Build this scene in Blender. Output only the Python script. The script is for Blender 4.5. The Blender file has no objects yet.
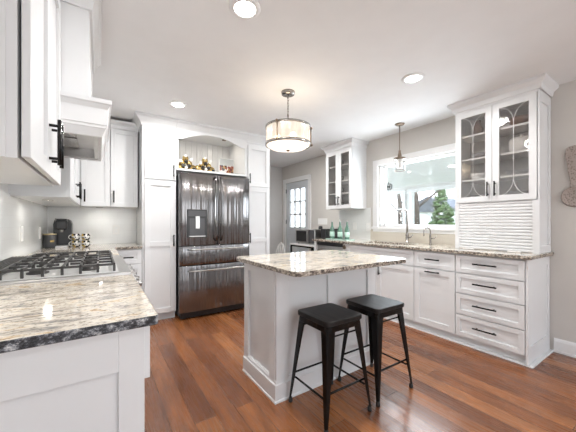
import bpy, bmesh, math, random
from mathutils import Vector, Matrix
random.seed(7)
PI = math.pi
S = bpy.context.scene
C = S.collection

# ------------------------------------------------------------ camera, world, lights, exposure
YAW = math.radians(33.8)
cam_d = bpy.data.cameras.new('camera'); cam = bpy.data.objects.new('camera', cam_d); C.objects.link(cam)
cam.location = (0, 0, 1.19); cam.rotation_euler = (PI/2, 0, -YAW)
cam_d.sensor_width = 36; cam_d.lens = 36*281.5/576; cam_d.shift_y = 6/576; cam_d.clip_start = .02
S.camera = cam
w = bpy.data.worlds.new('sky'); S.world = w; w.use_nodes = True
wn = w.node_tree.nodes; wl = w.node_tree.links
bg = wn['Background']; bg.inputs['Strength'].default_value = 3.2
tc = wn.new('ShaderNodeTexCoord'); sx = wn.new('ShaderNodeSeparateXYZ'); rp = wn.new('ShaderNodeValToRGB')
wl.new(tc.outputs['Generated'], sx.inputs[0]); wl.new(sx.outputs['Z'], rp.inputs[0]); wl.new(rp.outputs[0], bg.inputs['Color'])
rp.color_ramp.elements[0].position = 0; rp.color_ramp.elements[0].color = (.93, .94, .95, 1)
rp.color_ramp.elements[1].position = .6; rp.color_ramp.elements[1].color = (.62, .75, .93, 1)

def area(name, loc, rot, size, power, col, sy=None, shape=None):
    l = bpy.data.lights.new(name, 'AREA'); l.energy = power; l.color = col; l.size = size
    if sy: l.shape = 'RECTANGLE'; l.size_y = sy
    if shape: l.shape = shape
    o = bpy.data.objects.new(name, l); C.objects.link(o); o.location = loc; o.rotation_euler = rot
    return o
# unseen rear fill added to brighten the room, and daylight through the sink window
area('added_rear_fill', (1.5, -2.95, 1.35), (PI/2+.60, 0, PI), 3.4, 52, (.88, .93, 1), 2.0)
area('daylight_sink_window', (3.72, 2.27, 1.6), (0, -PI/2, PI), 1.0, 28, (.90, .95, 1), 1.0)
CEIL = 2.44
DOWNLIGHTS = [(.706, 1.506), (2.261, 1.427), (.69, 3.13), (2.3, -.6), (.6, -.6), (2.45, 3.60)]  # last three are unseen, added for even light and a brighter hall
for k, (x, y) in enumerate(DOWNLIGHTS):
    area('downlight_beam', (x, y, CEIL-.03), (0, 0, 0), .12, (13 if y > 0 else 4), (1, .985, .965), shape='DISK')
S.view_settings.view_transform = 'Standard'; S.view_settings.look = 'None'; S.view_settings.gamma = 1
S.view_settings.use_curve_mapping = False
S.view_settings.exposure = 0.48

# ------------------------------------------------------------ materials
def new_mat(name):
    m = bpy.data.materials.new(name); m.use_nodes = True
    return m, m.node_tree.nodes, m.node_tree.links, m.node_tree.nodes['Principled BSDF']
def N(n, typ, **kw):
    o = n.new(typ)
    for k, v in kw.items():
        if k in o.inputs.keys(): o.inputs[k].default_value = v
        else: setattr(o, k, v)
    return o
def ramp(n, l, src, stops):
    r = n.new('ShaderNodeValToRGB'); e = r.color_ramp.elements
    while len(e) < len(stops): e.new(.5)
    for q, (p, c) in zip(e, stops):
        q.position = p; q.color = (*c, 1) if len(c) == 3 else c
    l.new(src, r.inputs[0]); return r.outputs[0]
def mixc(n, l, fac, a, b, mode='MIX'):
    m = n.new('ShaderNodeMix'); m.data_type = 'RGBA'; m.blend_type = mode
    for s, v in ((m.inputs[0], fac), (m.inputs[6], a), (m.inputs[7], b)):
        if isinstance(v, (int, float)): s.default_value = v
        elif isinstance(v, tuple): s.default_value = (*v, 1)
        else: l.new(v, s)
    return m.outputs[2]
def bump(n, l, b, h, strength=.2, dist=.002):
    u = N(n, 'ShaderNodeBump', Strength=strength, Distance=dist); l.new(h, u.inputs['Height']); l.new(u.outputs[0], b.inputs['Normal'])
def coords(n, l, scale=(1, 1, 1), rot=(0, 0, 0)):
    t = n.new('ShaderNodeTexCoord'); m = n.new('ShaderNodeMapping')
    m.inputs['Scale'].default_value = scale; m.inputs['Rotation'].default_value = rot
    l.new(t.outputs['Object'], m.inputs[0]); return m.outputs[0]
def paint(name, col, rough=.5, metal=0, var=.03, scale=6, bmp=0, coat=0, spec=.5):
    m, n, l, b = new_mat(name)
    v = coords(n, l); t = N(n, 'ShaderNodeTexNoise', Scale=scale, Detail=3.); l.new(v, t.inputs[0])
    lo = tuple(c*(1-var) for c in col); hi = tuple(min(1, c*(1+var)) for c in col)
    l.new(ramp(n, l, t.outputs[0], [(.35, lo), (.65, hi)]), b.inputs['Base Color'])
    b.inputs['Roughness'].default_value = rough; b.inputs['Metallic'].default_value = metal
    b.inputs['Coat Weight'].default_value = coat; b.inputs['Specular IOR Level'].default_value = spec
    if bmp: 
        t2 = N(n, 'ShaderNodeTexNoise', Scale=scale*30, Detail=2.); l.new(v, t2.inputs[0]); bump(n, l, b, t2.outputs[0], bmp)
    return m
def glow(name, col, strength):
    m, n, l, b = new_mat(name)
    b.inputs['Base Color'].default_value = (*col, 1); b.inputs['Emission Color'].default_value = (*col, 1)
    b.inputs['Emission Strength'].default_value = strength; return m
def thin_glass(name, tint=(1, 1, 1), refl=.12, ripple=0):
    m = bpy.data.materials.new(name); m.use_nodes = True; n = m.node_tree.nodes; l = m.node_tree.links
    n.clear(); o = n.new('ShaderNodeOutputMaterial'); t = N(n, 'ShaderNodeBsdfTransparent', Color=(*tint, 1))
    g = N(n, 'ShaderNodeBsdfGlossy', Roughness=.03); mx = N(n, 'ShaderNodeMixShader'); mx.inputs[0].default_value = refl
    l.new(t.outputs[0], mx.inputs[1]); l.new(g.outputs[0], mx.inputs[2]); l.new(mx.outputs[0], o.inputs[0])
    if ripple:
        v = coords(n, l); w_ = N(n, 'ShaderNodeTexNoise', Scale=55., Detail=1.); l.new(v, w_.inputs[0])
        u = N(n, 'ShaderNodeBump', Strength=ripple, Distance=.002); l.new(w_.outputs[0], u.inputs['Height']); l.new(u.outputs[0], g.inputs['Normal'])
    return m

M = {}
M['cab'] = paint('white_cabinet_paint', (.735, .742, .75), .30, var=.01)
M['cabin'] = paint('cabinet_interior', (.50, .49, .475), .5, var=.02)
M['wall'] = paint('greige_wall_paint', (.575, .565, .555), .7, var=.015, bmp=.03)
M['wallw'] = paint('beige_wall_paint', (.60, .575, .54), .7, var=.015, bmp=.03)
M['ceil'] = paint('ceiling_paint', (.82, .825, .83), .85, var=.01)
M['trim'] = paint('white_trim_paint', (.82, .82, .815), .35, var=.01)
M['black'] = paint('black_metal', (.010, .010, .010), .24, metal=.6, var=.1)
M['blackp'] = paint('black_plastic', (.015, .015, .016), .3, var=.1)
M['iron'] = paint('cast_iron', (.05, .048, .047), .38, metal=.2, var=.2, bmp=.1)
M['steel'] = paint('brushed_steel', (.55, .54, .53), .28, metal=1, var=.05)
M['nickel'] = paint('brushed_nickel', (.33, .31, .29), .25, metal=1, var=.05)
M['bronze'] = paint('aged_bronze', (.22, .17, .13), .35, metal=.9, var=.1)
M['gold'] = paint('gold_finish', (.50, .36, .15), .25, metal=.9, var=.12, scale=30)
M['seatw'] = None
M['rubber'] = paint('black_rubber', (.02, .02, .02), .7, var=.1)
M['porc'] = paint('white_ceramic', (.80, .79, .77), .15, var=.01)
M['greyc'] = paint('grey_stoneware', (.30, .30, .31), .3, var=.08)
M['brown'] = paint('brown_wood', (.16, .08, .045), .5, var=.2, scale=20)
M['plate'] = paint('white_plastic_plate', (.84, .83, .81), .3, var=.01)
M['green'] = paint('green_bottle_glass', (.22, .40, .31), .1, var=.1); M['green'].node_tree.nodes['Principled BSDF'].inputs['Transmission Weight'].default_value = .5
M['label'] = paint('bottle_label', (.55, .75, .66), .5, var=.05)
M['red'] = paint('red_petals', (.26, .06, .04), .5, var=.3, scale=40)
M['glass'] = thin_glass('window_glass', (.96, .98, .99), .06)
M['cabglass'] = thin_glass('seeded_cabinet_glass', (.93, .92, .91), .10, ripple=.25)
M['clear'] = thin_glass('clear_shade_glass', (.88, .88, .87), .16, ripple=.3)
M['grass'] = paint('grass', (.13, .17, .06), .9, var=.4, scale=3)
M['bark'] = paint('tree_bark', (.13, .10, .08), .9, var=.3, scale=20)
M['leaf'] = paint('leaves', (.10, .15, .05), .8, var=.5, scale=12)
M['mortar'] = paint('patio_stone', (.66, .64, .61), .8, var=.1)
M['roof'] = paint('grey_roof', (.16, .16, .17), .8, var=.1)
M['lamp'] = glow('downlight_lens', (1, .97, .92), 9)
M['bulb'] = glow('warm_bulb', (1, .80, .55), 7)
M['diff'] = glow('frosted_diffuser', (1, .90, .78), .8)
M['ribbed'] = thin_glass('ribbed_shade_glass', (.92, .90, .86), .15, ripple=.6)
_n = M['ribbed'].node_tree.nodes; _l = M['ribbed'].node_tree.links
_o = [q for q in _n if q.type == 'OUTPUT_MATERIAL'][0]; _src = _o.inputs[0].links[0].from_socket
_t = _n.new('ShaderNodeBsdfTranslucent'); _t.inputs[0].default_value = (.95, .90, .84, 1); _d = _n.new('ShaderNodeBsdfDiffuse'); _d.inputs[0].default_value = (.9, .88, .85, 1)
_a = _n.new('ShaderNodeMixShader'); _a.inputs[0].default_value = .5; _l.new(_t.outputs[0], _a.inputs[1]); _l.new(_d.outputs[0], _a.inputs[2])
_m = _n.new('ShaderNodeMixShader'); _m.inputs[0].default_value = .30; _l.new(_src, _m.inputs[1]); _l.new(_a.outputs[0], _m.inputs[2]); _l.new(_m.outputs[0], _o.inputs[0])

def hardwood():
    m, n, l, b = new_mat('hardwood_planks')
    v = coords(n, l, rot=(0, 0, PI/2))
    br = N(n, 'ShaderNodeTexBrick', Scale=1.0); br.offset = .37; br.offset_frequency = 2
    br.inputs['Mortar Size'].default_value = .0016; br.inputs['Brick Width'].default_value = 1.25; br.inputs['Row Height'].default_value = .127
    br.inputs['Color1'].default_value = (0, 0, 0, 1); br.inputs['Color2'].default_value = (1, 1, 1, 1); br.inputs['Mortar'].default_value = (.5, .5, .5, 1)
    br.inputs['Mortar Smooth'].default_value = .2
    l.new(v, br.inputs[0])
    base = ramp(n, l, br.outputs[0], [(0, (.16, .056, .021)), (.35, (.235, .084, .029)), (.7, (.295, .110, .038)), (1, (.38, .155, .058))])
    v2 = coords(n, l, scale=(38, 2.2, 1)); g = N(n, 'ShaderNodeTexNoise', Scale=1.6, Detail=6., Roughness=.65, Distortion=.4); l.new(v2, g.inputs[0])
    grain = ramp(n, l, g.outputs[0], [(.30, (.50, .45, .42)), (.48, (.95, .95, .95)), (.72, (1.25, 1.22, 1.2))])
    c = mixc(n, l, .8, base, grain, 'MULTIPLY')
    v3 = coords(n, l, scale=(5, 1.4, 1)); g3 = N(n, 'ShaderNodeTexNoise', Scale=2., Detail=3.); l.new(v3, g3.inputs[0])
    c = mixc(n, l, .7, c, ramp(n, l, g3.outputs[0], [(.3, (.62, .58, .56)), (.7, (1.2, 1.2, 1.2))]), 'MULTIPLY')
    c = mixc(n, l, br.outputs['Fac'], c, (.035, .014, .008))
    l.new(c, b.inputs['Base Color'])
    l.new(ramp(n, l, g.outputs[0], [(.3, (.36,)*3), (.7, (.20,)*3)]), b.inputs['Roughness'])
    add = N(n, 'ShaderNodeMath', operation='MULTIPLY_ADD'); add.inputs[1].default_value = -1.2
    l.new(br.outputs['Fac'], add.inputs[0]); l.new(g3.outputs[0], add.inputs[2])
    bump(n, l, b, add.outputs[0], .3, .003)
    b.inputs['Coat Weight'].default_value = .25; b.inputs['Coat Roughness'].default_value = .12
    return m
M['floor'] = hardwood()

def granite(name, edge=False, cold=False, rot=.35):
    m, n, l, b = new_mat(name)
    if not edge:
        v = coords(n, l, scale=(1.0, 3.0, 2), rot=(0, 0, rot))
        a = N(n, 'ShaderNodeTexNoise', Scale=4., Detail=10., Roughness=.72, Distortion=1.3); l.new(v, a.inputs[0])
        c = ramp(n, l, a.outputs[0], [(.34, (.13, .12, .12)), (.42, (.33, .31, .29)), (.48, (.60, .54, .46)), (.55, (.74, .69, .61)), (.61, (.66, .52, .35)), (.70, (.34, .23, .14))])
        v2 = coords(n, l); f = N(n, 'ShaderNodeTexNoise', Scale=70., Detail=4., Roughness=.7); l.new(v2, f.inputs[0])
        c = mixc(n, l, .75, c, ramp(n, l, f.outputs[0], [(.36, (.28, .25, .23)), (.46, (.92, .92, .92)), (.62, (1.12, 1.10, 1.06))]), 'MULTIPLY')
        g = N(n, 'ShaderNodeTexNoise', Scale=9., Detail=6., Roughness=.7); l.new(v, g.inputs[0])
        c = mixc(n, l, ramp(n, l, g.outputs[0], [(.60, (0, 0, 0)), (.66, (.8, .8, .8))]), c, (.26, .20, .15))
        b.inputs['Roughness'].default_value = .09
    else:
        v2 = coords(n, l, scale=(1, 1, 1.3))
        vo = N(n, 'ShaderNodeTexNoise', Scale=48., Detail=5., Roughness=.75); l.new(v2, vo.inputs[0])
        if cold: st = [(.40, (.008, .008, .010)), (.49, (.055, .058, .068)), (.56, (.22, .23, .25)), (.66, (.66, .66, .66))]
        else: st = [(.38, (.015, .012, .010)), (.47, (.13, .10, .08)), (.54, (.42, .36, .29)), (.64, (.74, .68, .60))]
        c = ramp(n, l, vo.outputs[0], st)
        b.inputs['Roughness'].default_value = .3; bump(n, l, b, vo.outputs[0], .8, .006)
    l.new(c, b.inputs['Base Color']); return m
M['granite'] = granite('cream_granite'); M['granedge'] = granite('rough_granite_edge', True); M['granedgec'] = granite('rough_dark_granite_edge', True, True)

def dark_steel():
    m, n, l, b = new_mat('black_stainless_steel')
    v = coords(n, l, scale=(13, 13, .10)); t = N(n, 'ShaderNodeTexNoise', Scale=1.3, Detail=3.); l.new(v, t.inputs[0])
    b.inputs['Base Color'].default_value = (.215, .21, .212, 1); b.inputs['Metallic'].default_value = 1; b.inputs['Roughness'].default_value = .17
    bump(n, l, b, t.outputs[0], .7, .03); return m
M['dsteel'] = dark_steel()
def seat_wood():
    m, n, l, b = new_mat('black_stained_seat_wood')
    v = coords(n, l, scale=(30, 3, 1)); t = N(n, 'ShaderNodeTexNoise', Scale=2., Detail=5.); l.new(v, t.inputs[0])
    l.new(ramp(n, l, t.outputs[0], [(.35, (.006, .005, .005)), (.7, (.022, .018, .016))]), b.inputs['Base Color'])
    b.inputs['Roughness'].default_value = .48; b.inputs['Specular IOR Level'].default_value = .3; bump(n, l, b, t.outputs[0], .3, .002); return m
M['seatw'] = seat_wood()
def carved():
    m, n, l, b = new_mat('carved_pale_wood')
    v = coords(n, l, scale=(1, 1, .7)); t = N(n, 'ShaderNodeTexVoronoi', Scale=75.); l.new(v, t.inputs[0])
    l.new(ramp(n, l, t.outputs['Distance'], [(.05, (.10, .075, .065)), (.45, (.38, .32, .285))]), b.inputs['Base Color'])
    b.inputs['Roughness'].default_value = .7; bump(n, l, b, t.outputs['Distance'], .7, .006); return m
M['carved'] = carved()
def mottled(name, cols, scale=40):
    m, n, l, b = new_mat(name)
    v = coords(n, l); t = N(n, 'ShaderNodeTexVoronoi', Scale=float(scale)); l.new(v, t.inputs[0])
    s = n.new('ShaderNodeSeparateColor'); l.new(t.outputs['Color'], s.inputs[0])
    k = len(cols); r = n.new('ShaderNodeValToRGB'); r.color_ramp.interpolation = 'CONSTANT'; e = r.color_ramp.elements
    while len(e) < k: e.new(.5)
    for i, c in enumerate(cols): e[i].position = i/k; e[i].color = (*c, 1)
    l.new(s.outputs[0], r.inputs[0]); l.new(r.outputs[0], b.inputs['Base Color']); b.inputs['Roughness'].default_value = .2
    return m
M['mugpat'] = mottled('black_gold_white_pattern', [(.75, .73, .70), (.02, .02, .02), (.60, .42, .12), (.75, .73, .70), (.02, .02, .02)], 55)
def tile(name, c1, c2, axis):
    m, n, l, b = new_mat(name)
    v = coords(n, l, rot=(PI/2, 0, 0) if axis == 'y' else (PI/2, 0, PI/2))
    t = n.new('ShaderNodeTexCoord'); s = n.new('ShaderNodeSeparateXYZ'); l.new(t.outputs['Object'], s.inputs[0])
    cb = n.new('ShaderNodeCombineXYZ'); l.new(s.outputs['X' if axis == 'y' else 'Y'], cb.inputs[0]); l.new(s.outputs['Z'], cb.inputs[1])
    br = N(n, 'ShaderNodeTexBrick', Scale=1.0); br.inputs['Brick Width'].default_value = .16; br.inputs['Row Height'].default_value = .08
    br.inputs['Mortar Size'].default_value = .0012; br.inputs['Color1'].default_value = (*c1, 1); br.inputs['Color2'].default_value = (*c2, 1); br.inputs['Mortar'].default_value = (c2[0]*.93, c2[1]*.93, c2[2]*.93, 1)
    l.new(cb.outputs[0], br.inputs[0]); l.new(br.outputs[0], b.inputs['Base Color']); b.inputs['Roughness'].default_value = .18
    return m
M['tile_y'] = tile('pale_splash_tile', (.80, .81, .80), (.785, .79, .78), 'y'); M['tile_x'] = tile('pale_splash_tile_side', (.80, .81, .80), (.785, .79, .78), 'x')
M['beigetile'] = tile('cream_splash_tile', (.62, .575, .50), (.60, .555, .48), 'x')
def siding(name, col, per):
    m, n, l, b = new_mat(name)
    v = coords(n, l); t = N(n, 'ShaderNodeTexWave', Scale=per); t.bands_direction = 'X' if per < 3 else 'Z'; t.wave_profile = 'SAW'; l.new(v, t.inputs[0])
    l.new(ramp(n, l, t.outputs[0], [(0, tuple(c*.72 for c in col)), (.08, col), (1, col)]), b.inputs['Base Color']); b.inputs['Roughness'].default_value = .6
    return m
M['porchceil'] = siding('porch_board_ceiling', (.80, .81, .77), 1.6); M['siding'] = siding('white_lap_siding', (.70, .70, .68), 3.2)

# ------------------------------------------------------------ mesh helpers
class MB:
    def __init__(s): s.b = bmesh.new(); s.mi = 0
    def face(s, vs, smooth=False):
        try: f = s.b.faces.new(vs); f.material_index = s.mi; f.smooth = smooth; return f
        except ValueError: return None
    def box(s, x0, x1, y0, y1, z0, z1):
        x0, x1 = sorted((x0, x1)); y0, y1 = sorted((y0, y1)); z0, z1 = sorted((z0, z1))
        v = [s.b.verts.new((x, y, z)) for x in (x0, x1) for y in (y0, y1) for z in (z0, z1)]
        for q in ((0,1,3,2), (4,6,7,5), (0,4,5,1), (2,3,7,6), (0,2,6,4), (1,5,7,3)): s.face([v[i] for i in q])
        return s
    def prism(s, pts, d, smooth=False):      # pts: closed 3-D polygon, d: extrusion vector
        a = [s.b.verts.new(p) for p in pts]; d = Vector(d); c = [s.b.verts.new(Vector(p)+d) for p in pts]
        s.face(a[::-1]); s.face(c); k = len(a)
        for i in range(k): s.face([a[i], a[(i+1) % k], c[(i+1) % k], c[i]], smooth)
        return s
    def rings(s, rings, cap=True, smooth=True, closed=False):
        R = [[s.b.verts.new(p) for p in r] for r in rings]; k = len(R[0])
        n = len(R)
        for j in range(n if closed else n-1):
            A, B = R[j], R[(j+1) % n]
            for i in range(k): s.face([A[i], A[(i+1) % k], B[(i+1) % k], B[i]], smooth)
        if cap and not closed: s.face(R[0][::-1]); s.face(R[-1])
        return s
    def tube(s, path, r, seg=10, cap=True):
        P = [Vector(p) for p in path]; n = len(P); rr = r if isinstance(r, (list, tuple)) else [r]*n
        rings = []; up = None
        for i, p in enumerate(P):
            t = (P[min(i+1, n-1)]-P[max(i-1, 0)]).normalized()
            if up is None: up = Vector((0, 0, 1)) if abs(t.z) < .9 else Vector((1, 0, 0))
            x = t.cross(up).normalized(); y = x.cross(t).normalized(); up = y
            rings.append([p+(x*math.cos(2*PI*k/seg)+y*math.sin(2*PI*k/seg))*rr[i] for k in range(seg)])
        return s.rings(rings, cap)
    def lathe(s, c, prof, seg=24, axis='z'):
        rings = []
        for r, h in prof:
            ring = []
            for k in range(seg):
                a = 2*PI*k/seg; u, v = r*math.cos(a), r*math.sin(a)
                if axis == 'z': ring.append((c[0]+u, c[1]+v, c[2]+h))
                elif axis == 'x': ring.append((c[0]+h, c[1]+u, c[2]+v))
                else: ring.append((c[0]+u, c[1]+h, c[2]+v))
            rings.append(ring)
        return s.rings(rings)
    def ringlathe(s, c, prof, seg=28, axis='z'):
        k = len(s.b.verts); 
        rings = []
        for r, h in prof:
            rings.append([((c[0]+r*math.cos(2*PI*j/seg), c[1]+r*math.sin(2*PI*j/seg), c[2]+h)) for j in range(seg)])
        return s.rings(rings, closed=True)
    def sweep(s, path, prof, side=1):        # path: 2-D polyline; prof: closed [(out, z)]; out = to the right of travel when side=1
        n = len(path); P = [Vector((p[0], p[1])) for p in path]; rings = []
        def nrm(a, b):
            d = (b-a).normalized(); return Vector((d.y, -d.x))*side
        for i, p in enumerate(P):
            if i == 0: m = nrm(P[0], P[1])
            elif i == n-1: m = nrm(P[-2], P[-1])
            else:
                a = nrm(P[i-1], P[i]); b = nrm(P[i], P[i+1]); m = (a+b).normalized(); m = m/max(.3, m.dot(a))
            rings.append([(p.x+m.x*o, p.y+m.y*o, z) for o, z in prof])
        return s.rings(rings, True, False)
    def blob(s, c, r, sub=2, jit=0, sq=(1, 1, 1)):
        g = bmesh.ops.create_icosphere(s.b, subdivisions=sub, radius=1)
        for v in g['verts']:
            k = r*(1+random.uniform(-jit, jit)); v.co = Vector((c[0]+v.co.x*k*sq[0], c[1]+v.co.y*k*sq[1], c[2]+v.co.z*k*sq[2]))
        for f in {f for v in g['verts'] for f in v.link_faces}: f.material_index = s.mi; f.smooth = True
        return s

def wloc(o):
    v = Vector((0, 0, 0))
    while o: v += o.location; o = o.parent
    return v
def obj(name, mb, mat, parent=None, bevel=0, shift=True):
    bm = mb.b; bmesh.ops.recalc_face_normals(bm, faces=bm.faces)
    if parent is not None: off = wloc(parent)
    else:
        xs = [v.co.x for v in bm.verts]; ys = [v.co.y for v in bm.verts]; zs = [v.co.z for v in bm.verts]
        off = Vector(((min(xs)+max(xs))/2, (min(ys)+max(ys))/2, min(zs)))
    for v in bm.verts: v.co -= off
    me = bpy.data.meshes.new(name); bm.to_mesh(me); bm.free()
    for q in (mat if isinstance(mat, (list, tuple)) else [mat]): me.materials.append(q)
    o = bpy.data.objects.new(name, me); C.objects.link(o)
    if parent is not None: o.parent = parent
    else: o.location = off
    if bevel:
        b = o.modifiers.new('bevel', 'BEVEL'); b.width = bevel; b.segments = 2; b.limit_method = 'ANGLE'; b.angle_limit = .7
    return o
def tag(o, label=None, cat=None, group=None, kind=None):
    if label: o['label'] = label
    if cat: o['category'] = cat
    if group: o['group'] = group
    if kind: o['kind'] = kind
    return o
def thing(name, label, cat, loc, group=None):
    o = bpy.data.objects.new(name, None); o.empty_display_size = .05; C.objects.link(o); o.location = loc
    return tag(o, label, cat, group)
def struct(name, mb, mat, parent=None, bevel=0):
    o = obj(name, mb, mat, parent, bevel)
    if parent is None: o['kind'] = 'structure'
    return o
def copy_tree(o, parent=None):
    c = o.copy(); C.objects.link(c)
    if parent: c.parent = parent
    for ch in [q for q in S.objects if q.parent == o]: copy_tree(ch, c)
    return c

# a "face" is (axis, position, outward direction): boxes given by (along, out, z)
def fb(mb, f, a0, a1, o0, o1, z0, z1):
    ax, pos, d = f
    if ax == 'x': mb.box(pos+d*o0, pos+d*o1, a0, a1, z0, z1)
    else: mb.box(a0, a1, pos+d*o0, pos+d*o1, z0, z1)
def fp(f, a, o, z):
    ax, pos, d = f
    return (pos+d*o, a, z) if ax == 'x' else (a, pos+d*o, z)
def shaker(f, a0, a1, z0, z1, t=.02, rail=.058, mids=(), open_=False, depth=.013):
    mb = MB(); g = .0022; a0 += g; a1 -= g; z0 += g; z1 -= g
    fb(mb, f, a0, a0+rail, 0, t, z0, z1); fb(mb, f, a1-rail, a1, 0, t, z0, z1)
    fb(mb, f, a0+rail, a1-rail, 0, t, z0, z0+rail); fb(mb, f, a0+rail, a1-rail, 0, t, z1-rail, z1)
    for mz in mids: fb(mb, f, a0+rail, a1-rail, 0, t, mz-rail/2, mz+rail/2)
    if not open_: fb(mb, f, a0+rail-.002, a1-rail+.002, .002, t-depth, z0+rail-.002, z1-rail+.002)
    return mb
def pull(f, a, z, L, vertical, parent, off=.02, r=.0072, so=.032):
    mb = MB(); o = off+so
    if vertical:
        mb.tube([fp(f, a, o, z-L/2), fp(f, a, o, z+L/2)], r, 8)
        for q in (-L*.36, L*.36): mb.tube([fp(f, a, off-.001, z+q), fp(f, a, o, z+q)], r*.8, 8)
    else:
        mb.tube([fp(f, a-L/2, o, z), fp(f, a+L/2, o, z)], r, 8)
        for q in (-L*.36, L*.36): mb.tube([fp(f, a+q, off-.001, z), fp(f, a+q, o, z)], r*.8, 8)
    return obj('handle', mb, M['black'], parent)
CROWN = lambda z0, z1, p: [(0, z0), (.012, z0), (.016, z0+.018), (p*.35, z0+.04), (p*.75, z1-.035), (p*.92, z1-.028), (p, z1-.02), (p, z1), (0, z1)]
def door(f, a0, a1, z0, z1, root, handle=None, mids=(), hl=.14, name='door', rail=.058):
    d = obj(name, shaker(f, a0, a1, z0, z1, mids=mids, rail=rail), M['cab'], root, .0012)
    if handle:
        kind, a, z = handle
        pull(f, a, z, hl, kind == 'v', d)
    return d

# ------------------------------------------------------------ the room
WX = 3.48; LX = -.51; BY = 4.27; FY = 5.44; RY = -3.0
struct('floor', MB().box(LX-.12, WX+.12, RY-.1, FY+.1, -.06, 0), M['floor'])
struct('ceiling', MB().box(LX-.12, WX+.12, RY-.1, FY+.1, CEIL, CEIL+.08), M['ceil'])
struct('wall_left', MB().box(LX-.12, LX, RY, BY, 0, CEIL), M['wall'])
struct('wall_back', MB().box(LX-.12, 2.12, BY, BY+.12, 0, CEIL), M['wall'])
struct('wall_hall_added', MB().box(2.0, 2.12, BY+.12, FY, 0, CEIL), M['wall'])  # unseen wall added to seal the passage against leaking light
struct('wall_far', MB().box(2.0, WX+.12, FY, FY+.12, 0, CEIL), M['wall'])
# window wall with openings for window and door
W0, W1, WZ0, WZ1 = 1.63, 2.76, 1.12, 2.03
D0, D1, DZ = 4.46, 5.28, 2.05
mb = MB()
mb.box(WX, WX+.14, RY, W0, 0, CEIL); mb.box(WX, WX+.14, W0, W1, 0, WZ0); mb.box(WX, WX+.14, W0, W1, WZ1, CEIL)
mb.box(WX, WX+.14, W1, D0, 0, CEIL); mb.box(WX, WX+.14, D0, D1, DZ, CEIL); mb.box(WX, WX+.14, D1, FY, 0, CEIL)
struct('wall_right', mb, M['wallw'])
# unseen rear wall, openings invented to admit light and streak the fridge reflections
mb = MB(); mb.box(LX-.12, -.2, RY-.1, RY, 0, CEIL); mb.box(3.2, WX+.12, RY-.1, RY, 0, CEIL); mb.box(-.2, 3.2, RY-.1, RY, 2.3, CEIL)
mb.box(.9, 1.0, RY-.1, RY, 0, 2.3); mb.box(2.0, 2.1, RY-.1, RY, 0, 2.3); mb.box(-.2, 3.2, RY-.1, RY, 0, .3)
struct('wall_rear_added', mb, M['wall'])
BB = [(0, 0), (.022, 0), (.022, .018), (.016, .022), (.016, .10), (.010, .118), (.004, .125), (0, .125)]
struct('baseboard_right', MB().sweep([(WX, RY+.01), (WX, .79)], BB, -1), M['trim'])
struct('baseboard_far', MB().sweep([(2.13, FY), (WX-.01, FY)], BB), M['trim'])
struct('baseboard_right_hall', MB().sweep([(WX, 3.60), (WX, 4.37)], BB, -1), M['trim'])
# backsplashes
struct('trim_1', MB().box(LX, LX+.008, .30, BY, .914, 1.385), M['tile_x'])
struct('trim_2', MB().box(LX+.008, .41, BY-.008, BY, .914, 1.385), M['tile_y'])
struct('trim_3', MB().box(WX-.008, WX, 2.90, 3.58, .914, 1.41), M['tile_x'])
struct('trim_4', MB().box(WX-.008, WX, 1.51, 2.90, .914, 1.07), M['beigetile'])

# window_1: casing, sill, frame, sashes, glass
cas = MB(); cw = .085
cas.box(WX-.02, WX, W0-cw, W0, WZ0-.04, WZ1+cw); cas.box(WX-.02, WX, W1, W1+cw, WZ0-.04, WZ1+cw); cas.box(WX-.024, WX, W0-cw, W1+cw, WZ1, WZ1+cw)
cas.box(WX-.045, WX+.08, W0-cw-.01, W1+cw+.01, WZ0-.035, WZ0)
cas.box(WX-.018, WX, W0-cw, W1+cw, WZ0-.075, WZ0-.035)
win = struct('window_1', cas, M['trim'], bevel=.003)
fr = MB(); t = .018
fr.box(WX+.03, WX+.11, W0, W0+t, WZ0, WZ1); fr.box(WX+.03, WX+.11, W1-t, W1, WZ0, WZ1); fr.box(WX+.03, WX+.11, W0, W1, WZ0, WZ0+t); fr.box(WX+.03, WX+.11, W0, W1, WZ1-t, WZ1)
fr.box(WX+.05, WX+.09, W0+t, W0+2*t, WZ0+t, WZ1-t); fr.box(WX+.05, WX+.09, W1-.085, W1-.05, WZ0+t, WZ1-t)
fr.box(WX+.05, WX+.09, W0+t, W1-t, WZ0+t, WZ0+2*t); fr.box(WX+.05, WX+.09, W0+t, W1-t, WZ1-1.6*t, WZ1-t)
obj('window_frame', fr, M['trim'], win, .002)
obj('pane', MB().box(WX+.066, WX+.070, W0+2*t-.005, W1-.08, WZ0+2*t-.005, WZ1-2*t+.005), M['glass'], win)

# door_1: white nine-lite door in the window wall
cas = MB(); cas.box(WX-.02, WX, D0-.09, D0, 0, DZ+.09); cas.box(WX-.02, WX, D1, D1+.09, 0, DZ+.09); cas.box(WX-.022, WX, D0-.09, D1+.09, DZ, DZ+.09)
dr = struct('door_1', cas, M['trim'], bevel=.003)
f = ('x', WX+.05, -1); sl = MB(); g0, g1, gz0, gz1 = D0+.13, D1-.13, 1.08, 1.90
fb(sl, f, D0+.005, g0, 0, .04, .01, DZ-.005); fb(sl, f, g1, D1-.005, 0, .04, .01, DZ-.005)
fb(sl, f, g0, g1, 0, .04, gz1, DZ-.005); fb(sl, f, g0, g1, 0, .04, .90, gz0); fb(sl, f, g0, g1, 0, .04, .01, .22)
fb(sl, f, (g0+g1)/2-.05, (g0+g1)/2+.05, 0, .04, .22, .90); fb(sl, f, g0, g1, .005, .028, .22, .90)
for k in (1, 2):
    y = g0+(g1-g0)*k/3; z = gz0+(gz1-gz0)*k/3
    fb(sl, f, y-.015, y+.015, .005, .04, gz0, gz1); fb(sl, f, g0, g1, .005, .04, z-.015, z+.015)
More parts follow.
